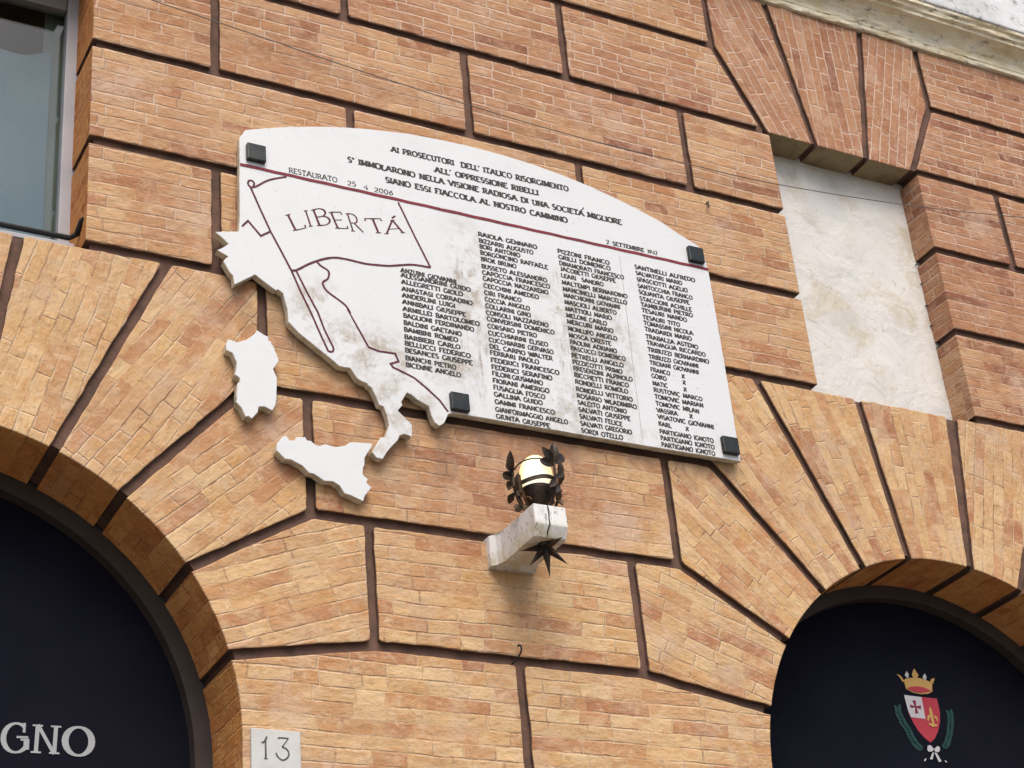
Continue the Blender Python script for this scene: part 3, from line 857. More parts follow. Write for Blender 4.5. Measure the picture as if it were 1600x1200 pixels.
plaque = empty('memorial_plaque', 'large white marble memorial slab with arched top, map outline and engraved name columns', 'plaque', (0, -0.05, 5.28))
Z3 = lambda pts, ox, oy, s, Y: [bp(ox + a / s, oy + b / s, Y) for a, b in pts]
# outline: left edge, arched top, right edge, lower edge, then heel, boot and west coast of the map
arc = [(-1.153, 6.474)]
for k in range(25):
    t = k / 24
    x = -1.125 + 2.325 * t
    arc.append((x, 6.487 + 0.252 * (1 - abs(2 * (x + 0.02) / 2.40) ** 2.1) - (0.012 if x > 1.1 else 0)))
arc += [(1.222, 6.44), (1.238, 6.32), (1.243, 5.70), (1.243, 5.288), (0.8, 5.284), (0.30, 5.285), (-0.215, 5.285)]
heel = Z3([(1018, 772), (990, 835), (955, 857), (920, 832), (895, 780), (880, 715), (835, 690), (790, 665), (755, 632), (720, 616), (700, 652), (680, 685), (690, 705), (655, 745), (700, 790), (755, 845), (758, 905), (752, 938), (735, 925), (700, 915), (668, 925), (655, 960), (610, 1005), (580, 1040), (545, 1095), (500, 1085), (468, 1045), (500, 990), (530, 940), (565, 935), (580, 890), (592, 850), (575, 780), (552, 718), (520, 704), (500, 655), (480, 612), (465, 580), (445, 568), (430, 548), (395, 535), (365, 518), (335, 475), (310, 438), (270, 434), (230, 424), (180, 380)], 480, 480, 4.617, PY)
west = Z3([(550, 150), (490, 85), (484, 10)], 320, 480, 3.75, PY) + Z3([(1022, 1030), (1000, 950), (980, 870), (950, 843), (918, 818), (890, 830), (800, 765), (700, 690), (632, 632), (560, 668), (460, 716), (372, 757), (352, 645), (325, 618), (308, 598), (270, 530), (230, 463), (262, 430), (292, 405), (155, 325), (225, 295), (297, 247), (215, 170), (128, 97), (280, 92), (425, 90)], 320, 350, 8.0, PY)
outline = arc + heel + west + [(-1.157, 6.04)]
slab('slab', outline, PY, -0.012, PLAQUE, None)
sl = bpy.data.objects['slab']; keep(sl, plaque)
def part(name, bm, mat, parent=plaque):
    return keep(obj(name, bm, mat), parent)
LY = PY - 0.0012
bm = bmesh.new()
line_on(bm, [(-1.152 + 2.39 * k / 30, 6.334 + (0.002 if k % 2 else 0)) for k in range(31)], 0.0155, LY, 0.0004)
part('crimson_line', bm, CRIMSON)
bm = bmesh.new()
z4 = lambda pts: Z3(pts, 320, 190, 4.0, PY)
lw = 0.0088
loop = [(300, 408), (292, 412), (280, 405), (270, 390), (272, 374), (285, 368), (300, 374), (308, 388), (303, 405)]
line_on(bm, z4(smooth_line(loop, 4)), lw, LY)
line_on(bm, z4([(283, 405), (345, 545), (410, 686), (475, 806), (540, 930), (600, 1065), (660, 1188)]) + Z3([(680, 165), (715, 240)], 320, 480, 3.75, PY), lw, LY, .0001)
line_on(bm, Z3(smooth_line([(715, 240), (722, 255), (738, 262), (752, 255), (754, 240)], 4), 320, 480, 3.75, PY), lw, LY, .0002)
line_on(bm, z4([(570, 932), (640, 1070), (705, 1190)]) + Z3([(700, 130), (754, 240)], 320, 480, 3.75, PY), lw, LY, .0003)
line_on(bm, z4(smooth_line([(300, 410), (320, 406), (400, 366), (510, 345)], 5)), lw, LY, .0002)
line_on(bm, z4([(1208, 505), (1260, 612), (1310, 715), (1410, 912)]), lw, LY, .0001)
line_on(bm, z4(smooth_line([(540, 931), (575, 928), (640, 895), (700, 872), (760, 856), (820, 851), (900, 864), (1000, 888), (1080, 897), (1150, 902), (1220, 898), (1300, 895), (1410, 912)], 4)), lw * 1.15, LY, .0002)
line_on(bm, z4(smooth_line([(700, 876), (725, 902), (768, 930), (776, 955), (766, 985), (737, 1005), (748, 1040), (775, 1070), (830, 1110), (880, 1150), (905, 1188)], 3)) + Z3([(840, 20), (900, 128), (960, 235), (1020, 258), (1115, 272), (1135, 318), (1088, 332), (1102, 352), (1160, 380), (1225, 413), (1300, 475), (1375, 545), (1425, 613)], 320, 480, 3.75, PY), lw, LY, .0003)
line_on(bm, z4([(232, 655), (270, 620), (310, 668), (350, 715), (410, 687)]), lw, LY, .0002)
part('engraved_map_and_flag', bm, MAROON)

# LIBERTA' on the flag, letter by letter (lower left, head of the stem, lower right in the photograph)
bm = bmesh.new()
def letter(ch, o, t, r, thick=.085, thin=.045, serif=.07):
    O, T, Q = (Vector(p) for p in z4([o, t, r]))
    w, st = GL[ch]
    X = (Q - O) / (w - .1); Yv = (T - O)
    def f(p, lift):
        v = O + X * (p[0] - .08) + Yv * p[1]
        return (v.x, LY - lift, v.y)
    for s in st: ribbon(bm, s, thick, thin, f, serif)
letter('L', (562, 682), (512, 582), (632, 663)); letter('I', (655, 657), (622, 556), (676, 655)); letter('B', (712, 652), (672, 550), (790, 640))
letter('E', (826, 668), (782, 566), (898, 668)); letter('R', (922, 686), (886, 574), (990, 692)); letter('T', (1040, 697), (1002, 606), (1140, 697))
letter('A', (1142, 702), (1126, 618), (1240, 696))
line_on(bm, z4([(1168, 604), (1190, 590)]), .008, LY)
part('flag_word', bm, MAROON)

def words(name, rows):
    for txt, a, b, cap, th, thin in rows:
        bm = bmesh.new()
        text_line(bm, txt, bp(a[0], a[1], PY), bp(b[0], b[1], PY), cap, LY, th, thin, .09, .035)
        part(name, bm, INK)
words('dedication_line', [("AI PROSECUTORI", (611, 232.5), (709, 254.5), .0285, .26, .16),
                          ("DELL' ITALICO RISORGIMENTO", (720, 257), (888, 295.5), .0285, .26, .16),
                          ("ALL' OPPRESSIONE RIBELLI", (679, 264.5), (841, 301.5), .0285, .26, .16),
                          ("S^ IMMOLARONO NELLA VISIONE RADIOSA DI UNA SOCIETA MIGLIORE", (543, 249), (971, 347.5), .0285, .26, .16),
                          ("SIANO ESSI FIACCOLA AL NOSTRO CAMMINO", (602, 280.5), (886.5, 344.5), .0285, .26, .16)])
bm = bmesh.new(); line_on(bm, [bp(907.5, 329.5, PY), bp(912, 324.5, PY)], .005, LY); part('accent', bm, INK)
words('date_word', [("RESTAURATO", (451, 265.5), (527, 281.5), .026, .15, .10), ("25", (542.5, 285.5), (556, 288.5), .024, .15, .1), ("4", (567.5, 291.5), (575, 293), .024, .15, .1), ("2006", (584.5, 296), (614, 302), .024, .15, .1),
                    ("7", (947, 378), (951.5, 379), .0205, .24, .15), ("SETTEMBRE", (957, 380), (1006, 391), .0205, .24, .16), ("1947", (1011.5, 392.3), (1027, 395.8), .0205, .24, .16)])

COLS = [
 (626, 634, [("ANZUINI GIOVANNI", 421.5, 713), ("ALESSANDRINI GUIDO", 429.5, 735), ("ALLEGRETTI GIOLO", 439.5, 723), ("ANASTASI CORRADINO", 450.5, 738), ("ANDERLINI LUIGI", 460.5, 711), ("ANNIBALI GIUSEPPE", 471, 727.5), ("ARMILLEI BARTOLOMEO", 482, 749), ("BAGLIONI FERDINANDO", 492.5, 740.5), ("BALDINI GAETANO", 503.5, 721), ("BAMBINI ROMEO", 514.5, 715.5), ("BARBIERI CARLO", 525.5, 719), ("BELLUCCI FEDERICO", 536, 735), ("BESANCES GIUSEPPE", 547, 738), ("BIANCHI PIETRO", 558.5, 712.5), ("BICENNE ANGELO", 569.5, 720)]),
 (747, 775, [("RAIOLA GENNARO", 365.5, 839), ("BIZZARRI AUGUSTO", 375.5, 833), ("BORI ANTONIO", 384.5, 812.5), ("BORGONCINO RAFFAELE", 394, 855.5), ("BROK BRUNO", 404, 806.5), ("BUSSETO ALESSANDRO", 415.5, 854.5), ("CAPOCCIA FRANCESCO", 425, 859), ("CAPOCCIA NAZZARENO", 435, 856.5), ("CECCHINI AMEDEO", 445.5, 841.5), ("CIRI FRANCO", 456.5, 814.5), ("COCCIA ANGELO", 467, 827.5), ("COLLARINI GINO", 477.5, 829), ("CONSOLI NAZZARENO", 488, 856.5), ("CONVERSINI DOMENICO", 498, 866), ("CORSARO PIETRO", 508.5, 838.5), ("CUCCHIARINI ELISEO", 519.5, 856), ("CUCCHIARINI GERVASO", 530, 864.5), ("DEL CARPIO WALTER", 540.5, 863), ("FERRARI PAOLO", 550.5, 842), ("FEDERICI FRANCESCO", 561.5, 873.5), ("FEDERICI SERAFINO", 572.5, 862.5), ("FILONI.GIUSMANO", 583, 848), ("FIORANI AMERIGO", 594, 858), ("FUSAGLIA FOSCO", 605, 851.5), ("GALLINA GUIDO", 615.5, 847.5), ("GAMMI FRANCESCO", 627, 866.5), ("GIANFORMAGGIO ANGELO", 639, 887), ("GIUNTA GIUSEPPE", 650, 859)]),
 (871, 908, [("PIZZONI FRANCO", 392, 952), ("GRILLI DOMENICO", 401, 953.5), ("DINAMORATI FRANCESCO", 411, 974.5), ("JACOBETTI GIUSEPPE", 419.5, 961.5), ("LEARI  SANDRO", 429.7, 942.7), ("MALTEMPI BERNARDINO", 440.7, 980), ("MANCINELLI MARCELLO", 451, 979.5), ("MARCHIONNI GIOVANNI", 461, 968.5), ("MASCIOLI ALBERTO", 471, 963), ("MATTIOLI MARIO", 481.5, 955.5), ("MELONI CARLO", 492, 948), ("MERCURI MARIO", 502, 958), ("MONLUPO ANGELO", 513, 964), ("MOSCA ORESTE", 523, 954.5), ("PAOLINI ADRIANO", 533.5, 963.5), ("PASCUCCI DOMENICO", 543.5, 977), ("PETRELLI ANGELO", 554.5, 974), ("PIZZICOTTI PRIMO", 565, 972), ("PRESENZINI ALPINOLO", 575, 988), ("RICCHETTI FRANCO", 585.5, 982), ("RONDELLI ROMOLO", 595.5, 981), ("RONDELLI VITTORIO", 607, 988), ("ROSARIO WLADIMIRO", 618, 994.5), ("SALCITO ANTONIO", 628.5, 979), ("SALVATI GIUSEPPE", 639, 984.5), ("SALVATI FELICE", 650, 972), ("SALVATI GREGORIO", 660.7, 987), ("SORDI OTELLO", 672, 973)]),
 (991.5, 1033.5, [("SANTINELLI ALFREDO", 416.5, 1085.5), ("SALVATORI MARIO", 426, 1065.5), ("SPASCIOTTI AGELIO", 436, 1074), ("SANTOCCHIA FRANCO", 446, 1081.5), ("SQUANTA GIUSEPPE", 455.5, 1077), ("STACCIONI ACHILLE", 466, 1080.5), ("TAMBURINI PIETRO", 475, 1082), ("TESAURI NANDO", 484.5, 1073), ("TESAURI TITO", 494.7, 1062), ("TOMASSINI NICOLA", 504, 1082.5), ("TRADARDI MARIO", 514, 1080.5), ("TRABALZA ASTENO", 525, 1090.5), ("TRAVAGLIA RICCARDO", 535, 1102), ("TRIBUZZI BERNARDINO", 545.5, 1107.5), ("TRIBUZZI GIOVANNI", 556, 1091), ("TROIANI GIOVANNI", 566, 1091.5), ("FRANCO     X", 577, 1069.5), ("GOIKO       X", 587, 1071), ("MATIC       X", 598, 1072.5), ("RUSTOVIC MARCO", 608.5, 1097), ("TOMOVIC MARIAN", 619, 1098.5), ("TOMOVIC MILAN", 629.5, 1092), ("VASSIKA     X", 640, 1082), ("VISATOVIC GIOVANNI", 650.7, 1115), ("KARL      X", 661.7, 1076), ("PARTIGIANO IGNOTO", 673.3, 1114.5), ("PARTIGIANO IGNOTO", 683.5, 1116), ("PARTIGIANO IGNOTO", 693.7, 1117)]),
]
for xa, xb, rows in COLS:
    bm = bmesh.new()
    for i, (txt, py, pr) in enumerate(rows):
        xl = xa + (xb - xa) * i / (len(rows) - 1)
        p0 = bp(xl, py, PY)
        # right end: same height on the wall, at the measured pixel column
        x1 = p0[0]
        lo, hi = p0[0], p0[0] + 1.0
        for _ in range(40):
            mid = (lo + hi) / 2
            c = Vector((mid, PY, p0[1])) - CAM
            u = 800 + FPX * (RM[0][0] * c.x + RM[0][1] * c.y + RM[0][2] * c.z) / (RM[2][0] * c.x + RM[2][1] * c.y + RM[2][2] * c.z)
            if u < pr: lo = mid
            else: hi = mid
        text_line(bm, txt, (p0[0], p0[1] + random.uniform(-.001, .001)), (lo, p0[1] - .003), .0212, LY, .25, .19, .045, .05)
    part('name_column', bm, INK)

# fine open joint between the two slabs
bm = bmesh.new(); line_on(bm, [bp(968, 400, PY), bp(978, 480, PY), bp(990, 580, PY), bp(1004, 688, PY)], .0016, PY - .0005)
part('slab_joint', bm, plain('joint_grey', (0.22, 0.215, 0.21), 0.9))
# chamfered steel caps over the fixings
for cx, cz in ((-1.082, 6.405), (-0.19, 5.335), (1.168, 6.397), (1.188, 5.355)):
    bm = bmesh.new(); h = 0.043
    box(bm, cx - h, cx + h, PY - 0.022, PY + 0.004, cz - h, cz + h); bevel_all(bm, 0.005)
    part('fixing_cap', bm, STEEL)

# ------------------------------------------------------------------ islands of the map, separate marble pieces
IY = -0.046
sard = [(120, 208), (90, 265), (97, 330), (165, 365), (190, 420), (210, 470), (205, 550), (190, 600), (245, 640), (245, 680), (220, 700), (210, 830), (215, 880), (200, 900), (265, 970), (310, 1070), (340, 1060), (380, 1088), (445, 1015), (455, 955), (520, 955), (605, 1000), (640, 940), (652, 860), (657, 640), (615, 540), (680, 450), (635, 335), (620, 290), (595, 262), (590, 235), (562, 225), (560, 180), (520, 165), (435, 110), (415, 150), (320, 215), (225, 245)]
sic = [(180, 135), (140, 150), (85, 220), (80, 290), (170, 380), (240, 390), (300, 425), (350, 450), (420, 525), (470, 535), (580, 610), (670, 615), (740, 660), (790, 740), (850, 758), (985, 822), (1000, 770), (1070, 680), (1020, 625), (1035, 590), (980, 540), (985, 470), (1000, 440), (1000, 370), (1085, 235), (1060, 215), (900, 205), (850, 205), (800, 240), (700, 255), (590, 225), (535, 245), (490, 235), (440, 190), (400, 185), (380, 150), (290, 150), (270, 185), (215, 185), (195, 150)]
o = slab('marble_island', Z3(sard, 340, 500, 7.06, IY), IY, -0.004, ISLAND)
tag(o, 'upright white marble island piece mounted left of the boot on the map', 'plaque', 'marble islands of the wall map')
o = slab('marble_island', Z3(sic, 420, 660, 6.667, IY), IY, -0.004, ISLAND)
tag(o, 'triangular white marble island piece mounted below the toe of the boot', 'plaque', 'marble islands of the wall map')

# ------------------------------------------------------------------ stone bracket
def bracket():
    x0, x1 = -0.056, 0.092
    ZB_, ZTp = 4.605, 4.742
    # plan outline (x, y), swelling towards the wall
    plan = [(-0.089, 0.03), (-0.089, -0.028), (-0.068, -0.05), (x0 - .003, -0.075), (x0, -0.105), (x0, -0.362), (x1, -0.362), (x1, -0.105), (x1 + .003, -0.075), (0.104, -0.05), (0.122, -0.028), (0.122, 0.03)]
    bm = bmesh.new()
    lv = []
    for z in (ZB_, 4.655, ZTp):
        r = []
        for x, y in plan:
            yy = y
            if y < -0.36: yy = -0.338 if z == ZB_ else (-0.362 if z == 4.655 else -0.358)
            zz = z
            r.append(bm.verts.new((x, yy, zz)))
        lv.append(r)
    n = len(plan)
    for a, b in zip(lv, lv[1:]):
        for i in range(n): bm.faces.new((a[i], a[(i + 1) % n], b[(i + 1) % n], b[i]))
    bm.faces.new(lv[0][::-1]); bm.faces.new(lv[-1])
    bevel_all(bm, 0.004)
    o = obj('bracket', bm, TRAV)
    tag(o, 'pitted pale travertine bracket sticking out of the brick wall under the plaque', 'bracket')
    b = bmesh.new()
    pts = [(0.006, -0.3635, 4.738), (0.009, -0.3645, 4.71), (0.006, -0.3645, 4.68), (0.008, -0.364, 4.656), (0.001, -0.352, 4.628), (0.003, -0.341, 4.607)]
    tube(b, pts, [0.0022, .003, .002, .003, .0025, .0015], 5)
    obj('crack', b, BLACK, o)
bracket()

# ------------------------------------------------------------------ wreath lamp on the bracket
LX, LYY, LZ = 0.018, -0.275, 4.742
VR = Vector((0.888, -0.460, 0)).normalized()    # across, seen from the street corner
VF = Vector((-0.460, -0.888, 0)).normalized()   # towards the street corner
lamp = empty('wreath_lamp', 'lit glass globe lamp in a black iron laurel wreath standing on the stone bracket', 'lamp', (LX, LYY, LZ))
def lpart(name, bm, mat, smooth=False, parent=None):
    o = obj(name, bm, mat, None, smooth)
    return keep(o, lamp) if parent is None else sub(o, parent)
def sub(o, par):
    o.parent = par; o.matrix_parent_inverse = par.matrix_parent_inverse.copy() if False else Matrix.Identity(4)
    return o
bm = bmesh.new()
prof = [(0.0, LZ + 0.075)]
for k in range(1, 17):
    a = math.pi * k / 16
    prof.append((0.069 * math.sin(a) ** 0.9, LZ + 0.165 - 0.095 * math.cos(a)))
prof[-1] = (0.0, LZ + 0.26)
lathe(bm, prof, LX, LYY, 28); lpart('globe', bm, GLOBE, True)
bm = bmesh.new()
lathe(bm, [(0.0, LZ), (0.045, LZ), (0.047, LZ + .008), (0.022, LZ + .014), (0.020, LZ + .03), (0.04, LZ + .042), (0.058, LZ + .066), (0.067, LZ + .098), (0.068, LZ + .108), (0.063, LZ + .108), (0.055, LZ + .08), (0.0, LZ + .06)], LX, LYY, 28)
lpart('cup', bm, IRON, True)
def leaf(bm, base, tip, width, nrm, fold=0.25, th=0.003, round_=False):
    base, tip = Vector(base), Vector(tip); ax = tip - base; L_ = ax.length; ax.normalize()
    nrm = (nrm - ax * nrm.dot(ax)).normalized(); sd_ = ax.cross(nrm)
    prof = [(0, .10), (.15, .4), (.35, .85), (.55, 1.0), (.75, .72), (.9, .34), (1.0, .03)] if not round_ else [(0, .2), (.15, .6), (.4, .95), (.65, 1.0), (.85, .8), (.96, .4), (1, .1)]
    F = []; B = []
    for t, w in prof:
        c = base + ax * (L_ * t) + nrm * (0.08 * L_ * math.sin(t * math.pi))
        hw = width / 2 * w
        row_ = [c - sd_ * hw + nrm * (fold * hw), c, c + sd_ * hw + nrm * (fold * hw)]
        F.append([bm.verts.new(p + nrm * th / 2) for p in row_]); B.append([bm.verts.new(p - nrm * th / 2) for p in row_])
    for i in range(len(prof) - 1):
        for j in range(2):
            bm.faces.new((F[i][j], F[i][j + 1], F[i + 1][j + 1], F[i + 1][j])); bm.faces.new((B[i][j], B[i + 1][j], B[i + 1][j + 1], B[i][j + 1]))
        bm.faces.new((F[i][0], F[i + 1][0], B[i + 1][0], B[i][0])); bm.faces.new((F[i][2], B[i][2], B[i + 1][2], F[i + 1][2]))
    bm.faces.new((F[0][0], B[0][0], B[0][1], F[0][1])); bm.faces.new((F[0][1], B[0][1], B[0][2], F[0][2]))
def at(a, r, h):
    v = VR * math.cos(R(a)) + VF * math.sin(R(a))
    return Vector((LX, LYY, LZ)) + v * r * 0.90 + Vector((0, 0, h))
# hoops round the globe
bm = bmesh.new()
N = 40
for k in range(N):
    a0, a1 = 360 * k / N, 360 * (k + 1) / N
    q = [at(a, r, h + .006 * math.sin(R(a * 2))) for a, r, h in ((a0, .092, .118), (a1, .092, .118), (a1, .092, .136), (a0, .092, .136))]
    i_ = [at(a, r, h + .006 * math.sin(R(a * 2))) for a, r, h in ((a0, .088, .118), (a1, .088, .118), (a1, .088, .136), (a0, .088, .136))]
    A = [bm.verts.new(p) for p in q]; B = [bm.verts.new(p) for p in i_]
    bm.faces.new(A); bm.faces.new(B[::-1]); bm.faces.new((A[3], A[2], B[2], B[3])); bm.faces.new((A[1], A[0], B[0], B[1]))
lpart('hoop', bm, IRON)
bm = bmesh.new()
tube(bm, [at(165 - 125 * k / 12, .098, .196 + .012 * math.sin(k / 12 * 3.14)) for k in range(13)], 0.0035, 6)
lpart('tie_wire', bm, IRON)
# laurel branches with their leaves
def branch(a, top, leaves, mat):
    bm = bmesh.new()
    pts = [at(a, .028, .012), at(a, .062, .02), at(a, .088, .055), at(a, .102, .105), at(a, .106, .15), at(a, .104, top)]
    tube(bm, smooth_line([tuple(p) for p in pts], 4), 0.006, 6)
    br = lpart('branch', bm, mat)
    for (h, da, dr, dh, w, rd) in leaves:
        r0 = .103 if h > .09 else (.085 if h > .04 else .06)
        b = bmesh.new()
        base = at(a, r0, h); tip = at(a + da * .85, r0 + dr * .8, h + dh * .97)
        out = (base - Vector((LX, LYY, base.z))).normalized() * .45 + VF * .7 - Vector((0, 0, .25))
        leaf(b, base, tip, w * 1.08, out, .25, .003, rd)
        o = obj('leaf', b, mat); o.parent = br; o.matrix_parent_inverse = Matrix.Identity(4)
        o.matrix_parent_inverse = Matrix.Translation(lamp.location).inverted() @ Matrix.Identity(4) if False else Matrix.Identity(4)
    return br
branch(38, .20, [(.195, 0, .012, .095, .038, False), (.19, 42, .02, .062, .036, False), (.19, -52, .04, .075, .04, False), (.185, 48, .0, .012, .034, True), (.125, -36, .03, .05, .03, False), (.12, 30, .01, -.05, .028, False), (.06, -30, .02, .06, .03, False), (.05, 24, .016, .05, .026, False)], IRON)
branch(-14, .18, [(.17, -10, .035, .085, .034, False), (.15, -26, .045, .03, .034, False), (.13, 30, .02, .06, .03, False), (.10, -22, .035, .015, .03, False), (.07, 12, .03, -.04, .028, False), (.05, 20, .012, .06, .03, False), (.04, -26, .02, .05, .026, False)], RUST)
branch(172, .19, [(.18, -22, .02, .095, .034, False), (.18, 20, .015, .09, .034, False), (.165, 0, .06, .02, .034, True), (.14, 24, .045, .01, .03, False), (.12, -20, .05, -.03, .032, False), (.10, 22, .04, -.035, .03, False), (.07, -24, .01, .055, .03, False), (.045, 0, .03, -.03, .028, False)], IRON)
branch(222, .17, [(.16, 14, .02, .08, .034, False), (.15, -20, .03, .06, .032, False), (.11, 20, .04, .03, .03, False), (.07, -20, .035, -.03, .03, True)], IRON)
branch(292, .18, [(.17, 14, .02, .07, .032, False), (.15, -24, .03, .06, .032, False), (.1, 20, .03, .03, .03, False)], IRON)
branch(138, .07, [(.06, 14, .02, .035, .032, True), (.04, -18, .03, .012, .034, True), (.03, 10, .03, -.03, .028, False)], RUST)

# iron star on the underside of the bracket
star = bmesh.new()
sc = at(0, 0, 0); sc = Vector((0.022, -0.285, 4.592))
UPV = Vector((0, 0, 1))
def spike(d, L_, w):
    d = Vector(d).normalized(); a = d.cross(Vector((0.3, 0.8, 0.2))).normalized(); b = d.cross(a)
    base = [star.verts.new(sc + a * (w * math.cos(R(90 * k))) + b * (w * math.sin(R(90 * k)))) for k in range(4)]
    t = star.verts.new(sc + d * L_)
    for k in range(4): star.faces.new((base[k], base[(k + 1) % 4], t))
    star.faces.new(base[::-1])
spike(-UPV * 1.0 + VR * .05, .135, .021)
spike(-UPV * .72 - VR * .62 + VF * .1, .112, .021)
spike((.78, -.12, -.62), .115, .021)
spike(-VR * 1.0 - UPV * .06 - VF * .05, .105, .02)
spike((.25, -1.0, 0.02), .105, .02)
spike(-UPV * .5 - VF * 1.0, .09, .02)
lathe(star, [(0.0, 4.608), (0.03, 4.606), (0.028, 4.596), (0.0, 4.575)], sc.x, sc.y, 10)
tag(obj('iron_star', star, IRON), 'black iron star with pointed spikes fixed under the stone bracket', 'ornament')

# ------------------------------------------------------------------ house number
NY = -0.014
num = empty('house_number', 'small square white tile with the house number 13 beside the left arch', 'sign', (-1.03, NY, 3.64))
bm = bmesh.new(); box(bm, -1.128, -0.937, NY, 0.004, 3.642, 3.841); bevel_all(bm, 0.003)
keep(obj('tile', bm, TILE), num)
nz = lambda pts: [bp(360 + a / 10, 1100 + b / 10, NY) for a, b in pts]
bm = bmesh.new()
line_on(bm, nz([(490, 608), (530, 590), (572, 510)]), .007, NY - .0008)
line_on(bm, nz([(548, 560), (548, 650), (552, 760), (552, 855)]), .007, NY - .0008, .0002)
line_on(bm, nz([(525, 852), (582, 855)]), .004, NY - .0008, .0004)
line_on(bm, nz([(742, 545), (760, 528), (905, 538)]), .0055, NY - .0008)
line_on(bm, nz([(905, 535), (860, 605), (805, 672)]), .0045, NY - .0008, .0002)
line_on(bm, nz(smooth_line([(805, 672), (870, 700), (912, 765), (895, 835), (830, 878), (770, 855), (725, 800), (715, 762)], 4)), .006, NY - .0008, .0004)
keep(obj('digits', bm, NUMINK), num)

# ------------------------------------------------------------------ navy boards that close the two arches
BY = 0.39
def arch_board(side, label):
    t = empty('arch_sign', label, 'sign', (side * ACX, BY, 0.0), 'navy boards closing the arches')
    def loop(s, n=48):
        a, b = ARX[side][0] * s, ARX[side][1] * s
        return [(side * ACX + a, 0.0)] + [(side * ACX + a * math.cos(math.pi * k / n), ACZ + b * math.sin(math.pi * k / n)) for k in range(n + 1)] + [(side * ACX - a, 0.0)]
    bm = bmesh.new()
    O, I = loop(1.018), loop(.945)
    y0, y1 = 0.332, 0.42
    vo0 = [bm.verts.new((x, y0, z)) for x, z in O]; vi0 = [bm.verts.new((x, y0, z)) for x, z in I]
    vi1 = [bm.verts.new((x, y1, z)) for x, z in I]; vo1 = [bm.verts.new((x, y1, z)) for x, z in O]
    for i in range(len(O) - 1):
        bm.faces.new((vo0[i], vo0[i + 1], vi0[i + 1], vi0[i])); bm.faces.new((vi0[i], vi0[i + 1], vi1[i + 1], vi1[i])); bm.faces.new((vo1[i], vo1[i + 1], vo0[i + 1], vo0[i]))
    keep(obj('arch_frame', bm, ARCHFRAME), t)
    bm = bmesh.new()
    P = loop(.985)
    f = bm.faces.new([bm.verts.new((x, BY, z)) for x, z in P])
    r = bmesh.ops.extrude_face_region(bm, geom=[f])
    for v in [g for g in r['geom'] if isinstance(g, bmesh.types.BMVert)]: v.co.y += 0.02
    keep(obj('board', bm, NAVY), t)
    return t
lb = arch_board(-1, 'navy board in the left arch with pale capital letters')
rb = arch_board(1, 'navy board in the right arch with a crowned red and white crest')
CY = BY - 0.002
# letters of the left board, traced by corner points: lower left, upper left, lower right
bm = bmesh.new()
lz = lambda p: Vector(bp(p[0] / 8, 1080 + p[1] / 8, BY))
def big(ch, o, t_, r, thick, thin, serif):
    O, T, Q = lz(o), lz(t_), lz(r); w, st = GL[ch]
    X = (Q - O) / (w - .1); Yv = T - O
    def f(p, lift):
        v = O + X * (p[0] - .06) + Yv * p[1]; return (v.x, CY - lift * 3, v.y)
    for s in st: ribbon(bm, s, thick, thin, f, serif)
big('G', (30, 765), (48, 400), (340, 770), .17, .07, .0)
big('N', (420, 775), (448, 420), (705, 790), .13, .06, .1)
big('O', (805, 800), (815, 445), (1150, 815), .19, .075, .0)
line_on(bm, [tuple(lz(p)) for p in ((306, 400), (298, 520))], .010, CY, .0006)
line_on(bm, [tuple(lz(p)) for p in ((205, 575), (350, 580))], .008, CY, .0009)
keep(obj('lettering', bm, LETTER), lb)
# crest of the right board
cz = lambda pts: [bp(1360 + a / 6.667, 1020 + b / 6.667, BY) for a, b in pts]
def flat(bm, pts, lift):
    vs = [bm.verts.new((x, CY - lift, z)) for x, z in cz(pts)]
    bm.faces.new(vs)
bm = bmesh.new()
flat(bm, smooth_line([(348, 443), (350, 450)], 1) + [(400, 640), (440, 720), (500, 820), (560, 885), (625, 938), (670, 890), (702, 820), (722, 720), (722, 630), (705, 540), (690, 478)], 0)
shield = keep(obj('crest', bm, RED), rb)
bm = bmesh.new(); flat(bm, [(346, 441), (528, 463), (570, 690), (418, 672), (385, 590)], .001)
def csub(name, bm, mat):
    o = obj(name, bm, mat); o.parent = shield
    return o
csub('white_quarter', bm, WHITE)
bm = bmesh.new()
for q in ([(430, 497), (468, 500), (472, 560), (458, 560)], [(405, 540), (412, 575), (465, 572), (464, 560)], [(520, 548), (524, 590), (466, 572), (465, 562)], [(460, 632), (495, 634), (474, 570), (460, 570)]):
    flat(bm, q, .002)
csub('cross', bm, CROSS)
bm = bmesh.new()
flat(bm, [(612, 560), (630, 585), (645, 640), (655, 700), (660, 745), (640, 745), (628, 700), (612, 640), (606, 590)], .002)
flat(bm, [(600, 645), (588, 670), (586, 700), (594, 722), (604, 700), (616, 672), (630, 680), (622, 655)], .0025)
flat(bm, [(672, 655), (690, 675), (698, 705), (692, 725), (684, 705), (672, 680), (655, 690), (660, 668)], .0025)
flat(bm, [(600, 735), (692, 752), (690, 768), (640, 775), (605, 752)], .003)
csub('lily', bm, GOLD)
bm = bmesh.new()
flat(bm, [(370, 378), (345, 290), (365, 270), (395, 265), (480, 258), (560, 278), (610, 300), (640, 318), (642, 405), (600, 428), (520, 432), (440, 415)], 0)
flat(bm, [(452, 165), (478, 205), (498, 235), (480, 262), (440, 258), (428, 225), (438, 190)], .0008)
flat(bm, [(268, 222), (305, 235), (328, 262), (345, 292), (335, 310), (318, 280), (295, 250)], .0008)
flat(bm, [(665, 265), (660, 295), (642, 330), (618, 300), (630, 275)], .0008)
crown = csub('crown', bm, GOLD)
bm = bmesh.new(); flat(bm, [(372, 372), (420, 355), (490, 350), (560, 365), (630, 398), (585, 412), (520, 420), (450, 408)], .002); csub('crown_lining', bm, RED)
bm = bmesh.new()
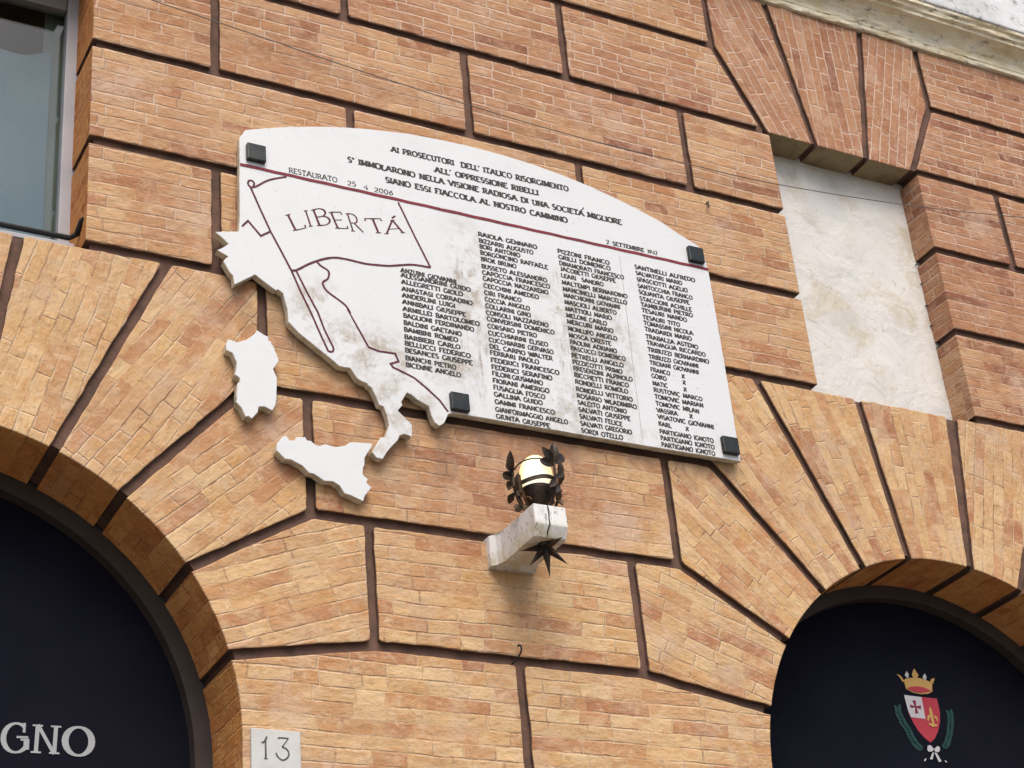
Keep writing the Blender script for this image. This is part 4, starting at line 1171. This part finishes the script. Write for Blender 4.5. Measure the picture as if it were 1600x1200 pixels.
flat(bm, [(372, 193), (395, 225), (392, 260), (375, 262), (352, 235)], .0015); flat(bm, [(560, 215), (580, 250), (575, 285), (560, 288), (538, 258)], .0015)
csub('crown_pearls', bm, WHITE)
def laurel(path, sgn):
    bm = bmesh.new(); k = 0
    pts = smooth_line(path, 3)
    for i in range(len(pts) - 1):
        a, b = Vector(pts[i]), Vector(pts[i + 1]); d = (b - a).normalized(); nn = Vector((-d.y, d.x))
        for s in (-1, 1):
            tip = a - d * 55 + nn * s * 34; mid = a - d * 20 + nn * s * 32; m2 = a - d * 36 + nn * s * 8
            k += 1
            flat(bm, [tuple(a), tuple(mid), tuple(tip), tuple(m2)], .0004 * (k % 7))
    csub('laurel_branch', bm, GREEN)
laurel([(285, 590), (300, 650), (345, 740), (400, 830), (450, 920), (510, 985), (560, 1010)], 1)
laurel([(822, 640), (830, 700), (825, 790), (810, 880), (780, 960), (745, 1010)], -1)
bm = bmesh.new()
flat(bm, [(655, 1005), (620, 965), (590, 970), (585, 1010), (600, 1035), (640, 1030)], .0032); flat(bm, [(658, 1005), (690, 975), (715, 985), (718, 1020), (700, 1040), (662, 1030)], .0034)
flat(bm, [(640, 1040), (655, 1045), (640, 1115), (612, 1112)], .0036); flat(bm, [(660, 1042), (682, 1045), (735, 1135), (705, 1142)], .0038)
flat(bm, [(570, 1100), (578, 1112), (560, 1135), (550, 1125)], .003); flat(bm, [(765, 1122), (780, 1125), (796, 1145), (778, 1145)], .003)
csub('ribbon', bm, WHITE)

# ------------------------------------------------------------------ small things on the wall
cab = bmesh.new()
cp = smooth_line([bp(180, -20, -.03)] + [bp(*p, -.03) for p in ((237, 0), (380, 48), (540, 103), (735, 165), (900, 213), (1070, 255), (1215, 288), (1415, 320), (1600, 340))] + [bp(1800, 356, -.03)], 8)
tube(cab, [(x, -.03, z) for x, z in cp], 0.0026, 6)
tag(obj('overhead_cable', cab, CABLE), 'thin grey cable sagging across the upper wall in front of the blocks', 'cable')
hk = bmesh.new()
hp = [bp(*p, -.03) for p in ((809, 1009.5), (812, 1008), (814.5, 1011), (814, 1019), (811, 1027), (806.5, 1033), (802, 1037.5))]
hp = smooth_line(hp, 3)
tube(hk, [(x, -.03 + .062 * max(0, i / (len(hp) - 1) - .5) * 2, z) for i, (x, z) in enumerate(hp)], 0.0042, 6)
tag(obj('iron_hook', hk, BLACK), 'short bent black iron hook in the groove below the bracket', 'hook')
nl = bmesh.new(); a, b = bp(1105.5, 316, -.01), bp(1106, 325, -.01)
tube(nl, [(a[0], .01, a[1]), (a[0], -.014, a[1]), (b[0], -.018, b[1])], 0.004, 6)
tag(obj('iron_nail', nl, BLACK), 'short black iron nail in the brick above the plaque right corner', 'nail')

# ------------------------------------------------------------------ the street
bm = bmesh.new()
vs = [bm.verts.new(c) for c in ((-150, -150, 0), (150, -150, 0), (150, 150, 0), (-150, 150, 0))]
bm.faces.new(vs)
tag(obj('street', bm, PAVE), 'grey stone paved street in front of the brick wall', None, None, 'structure')
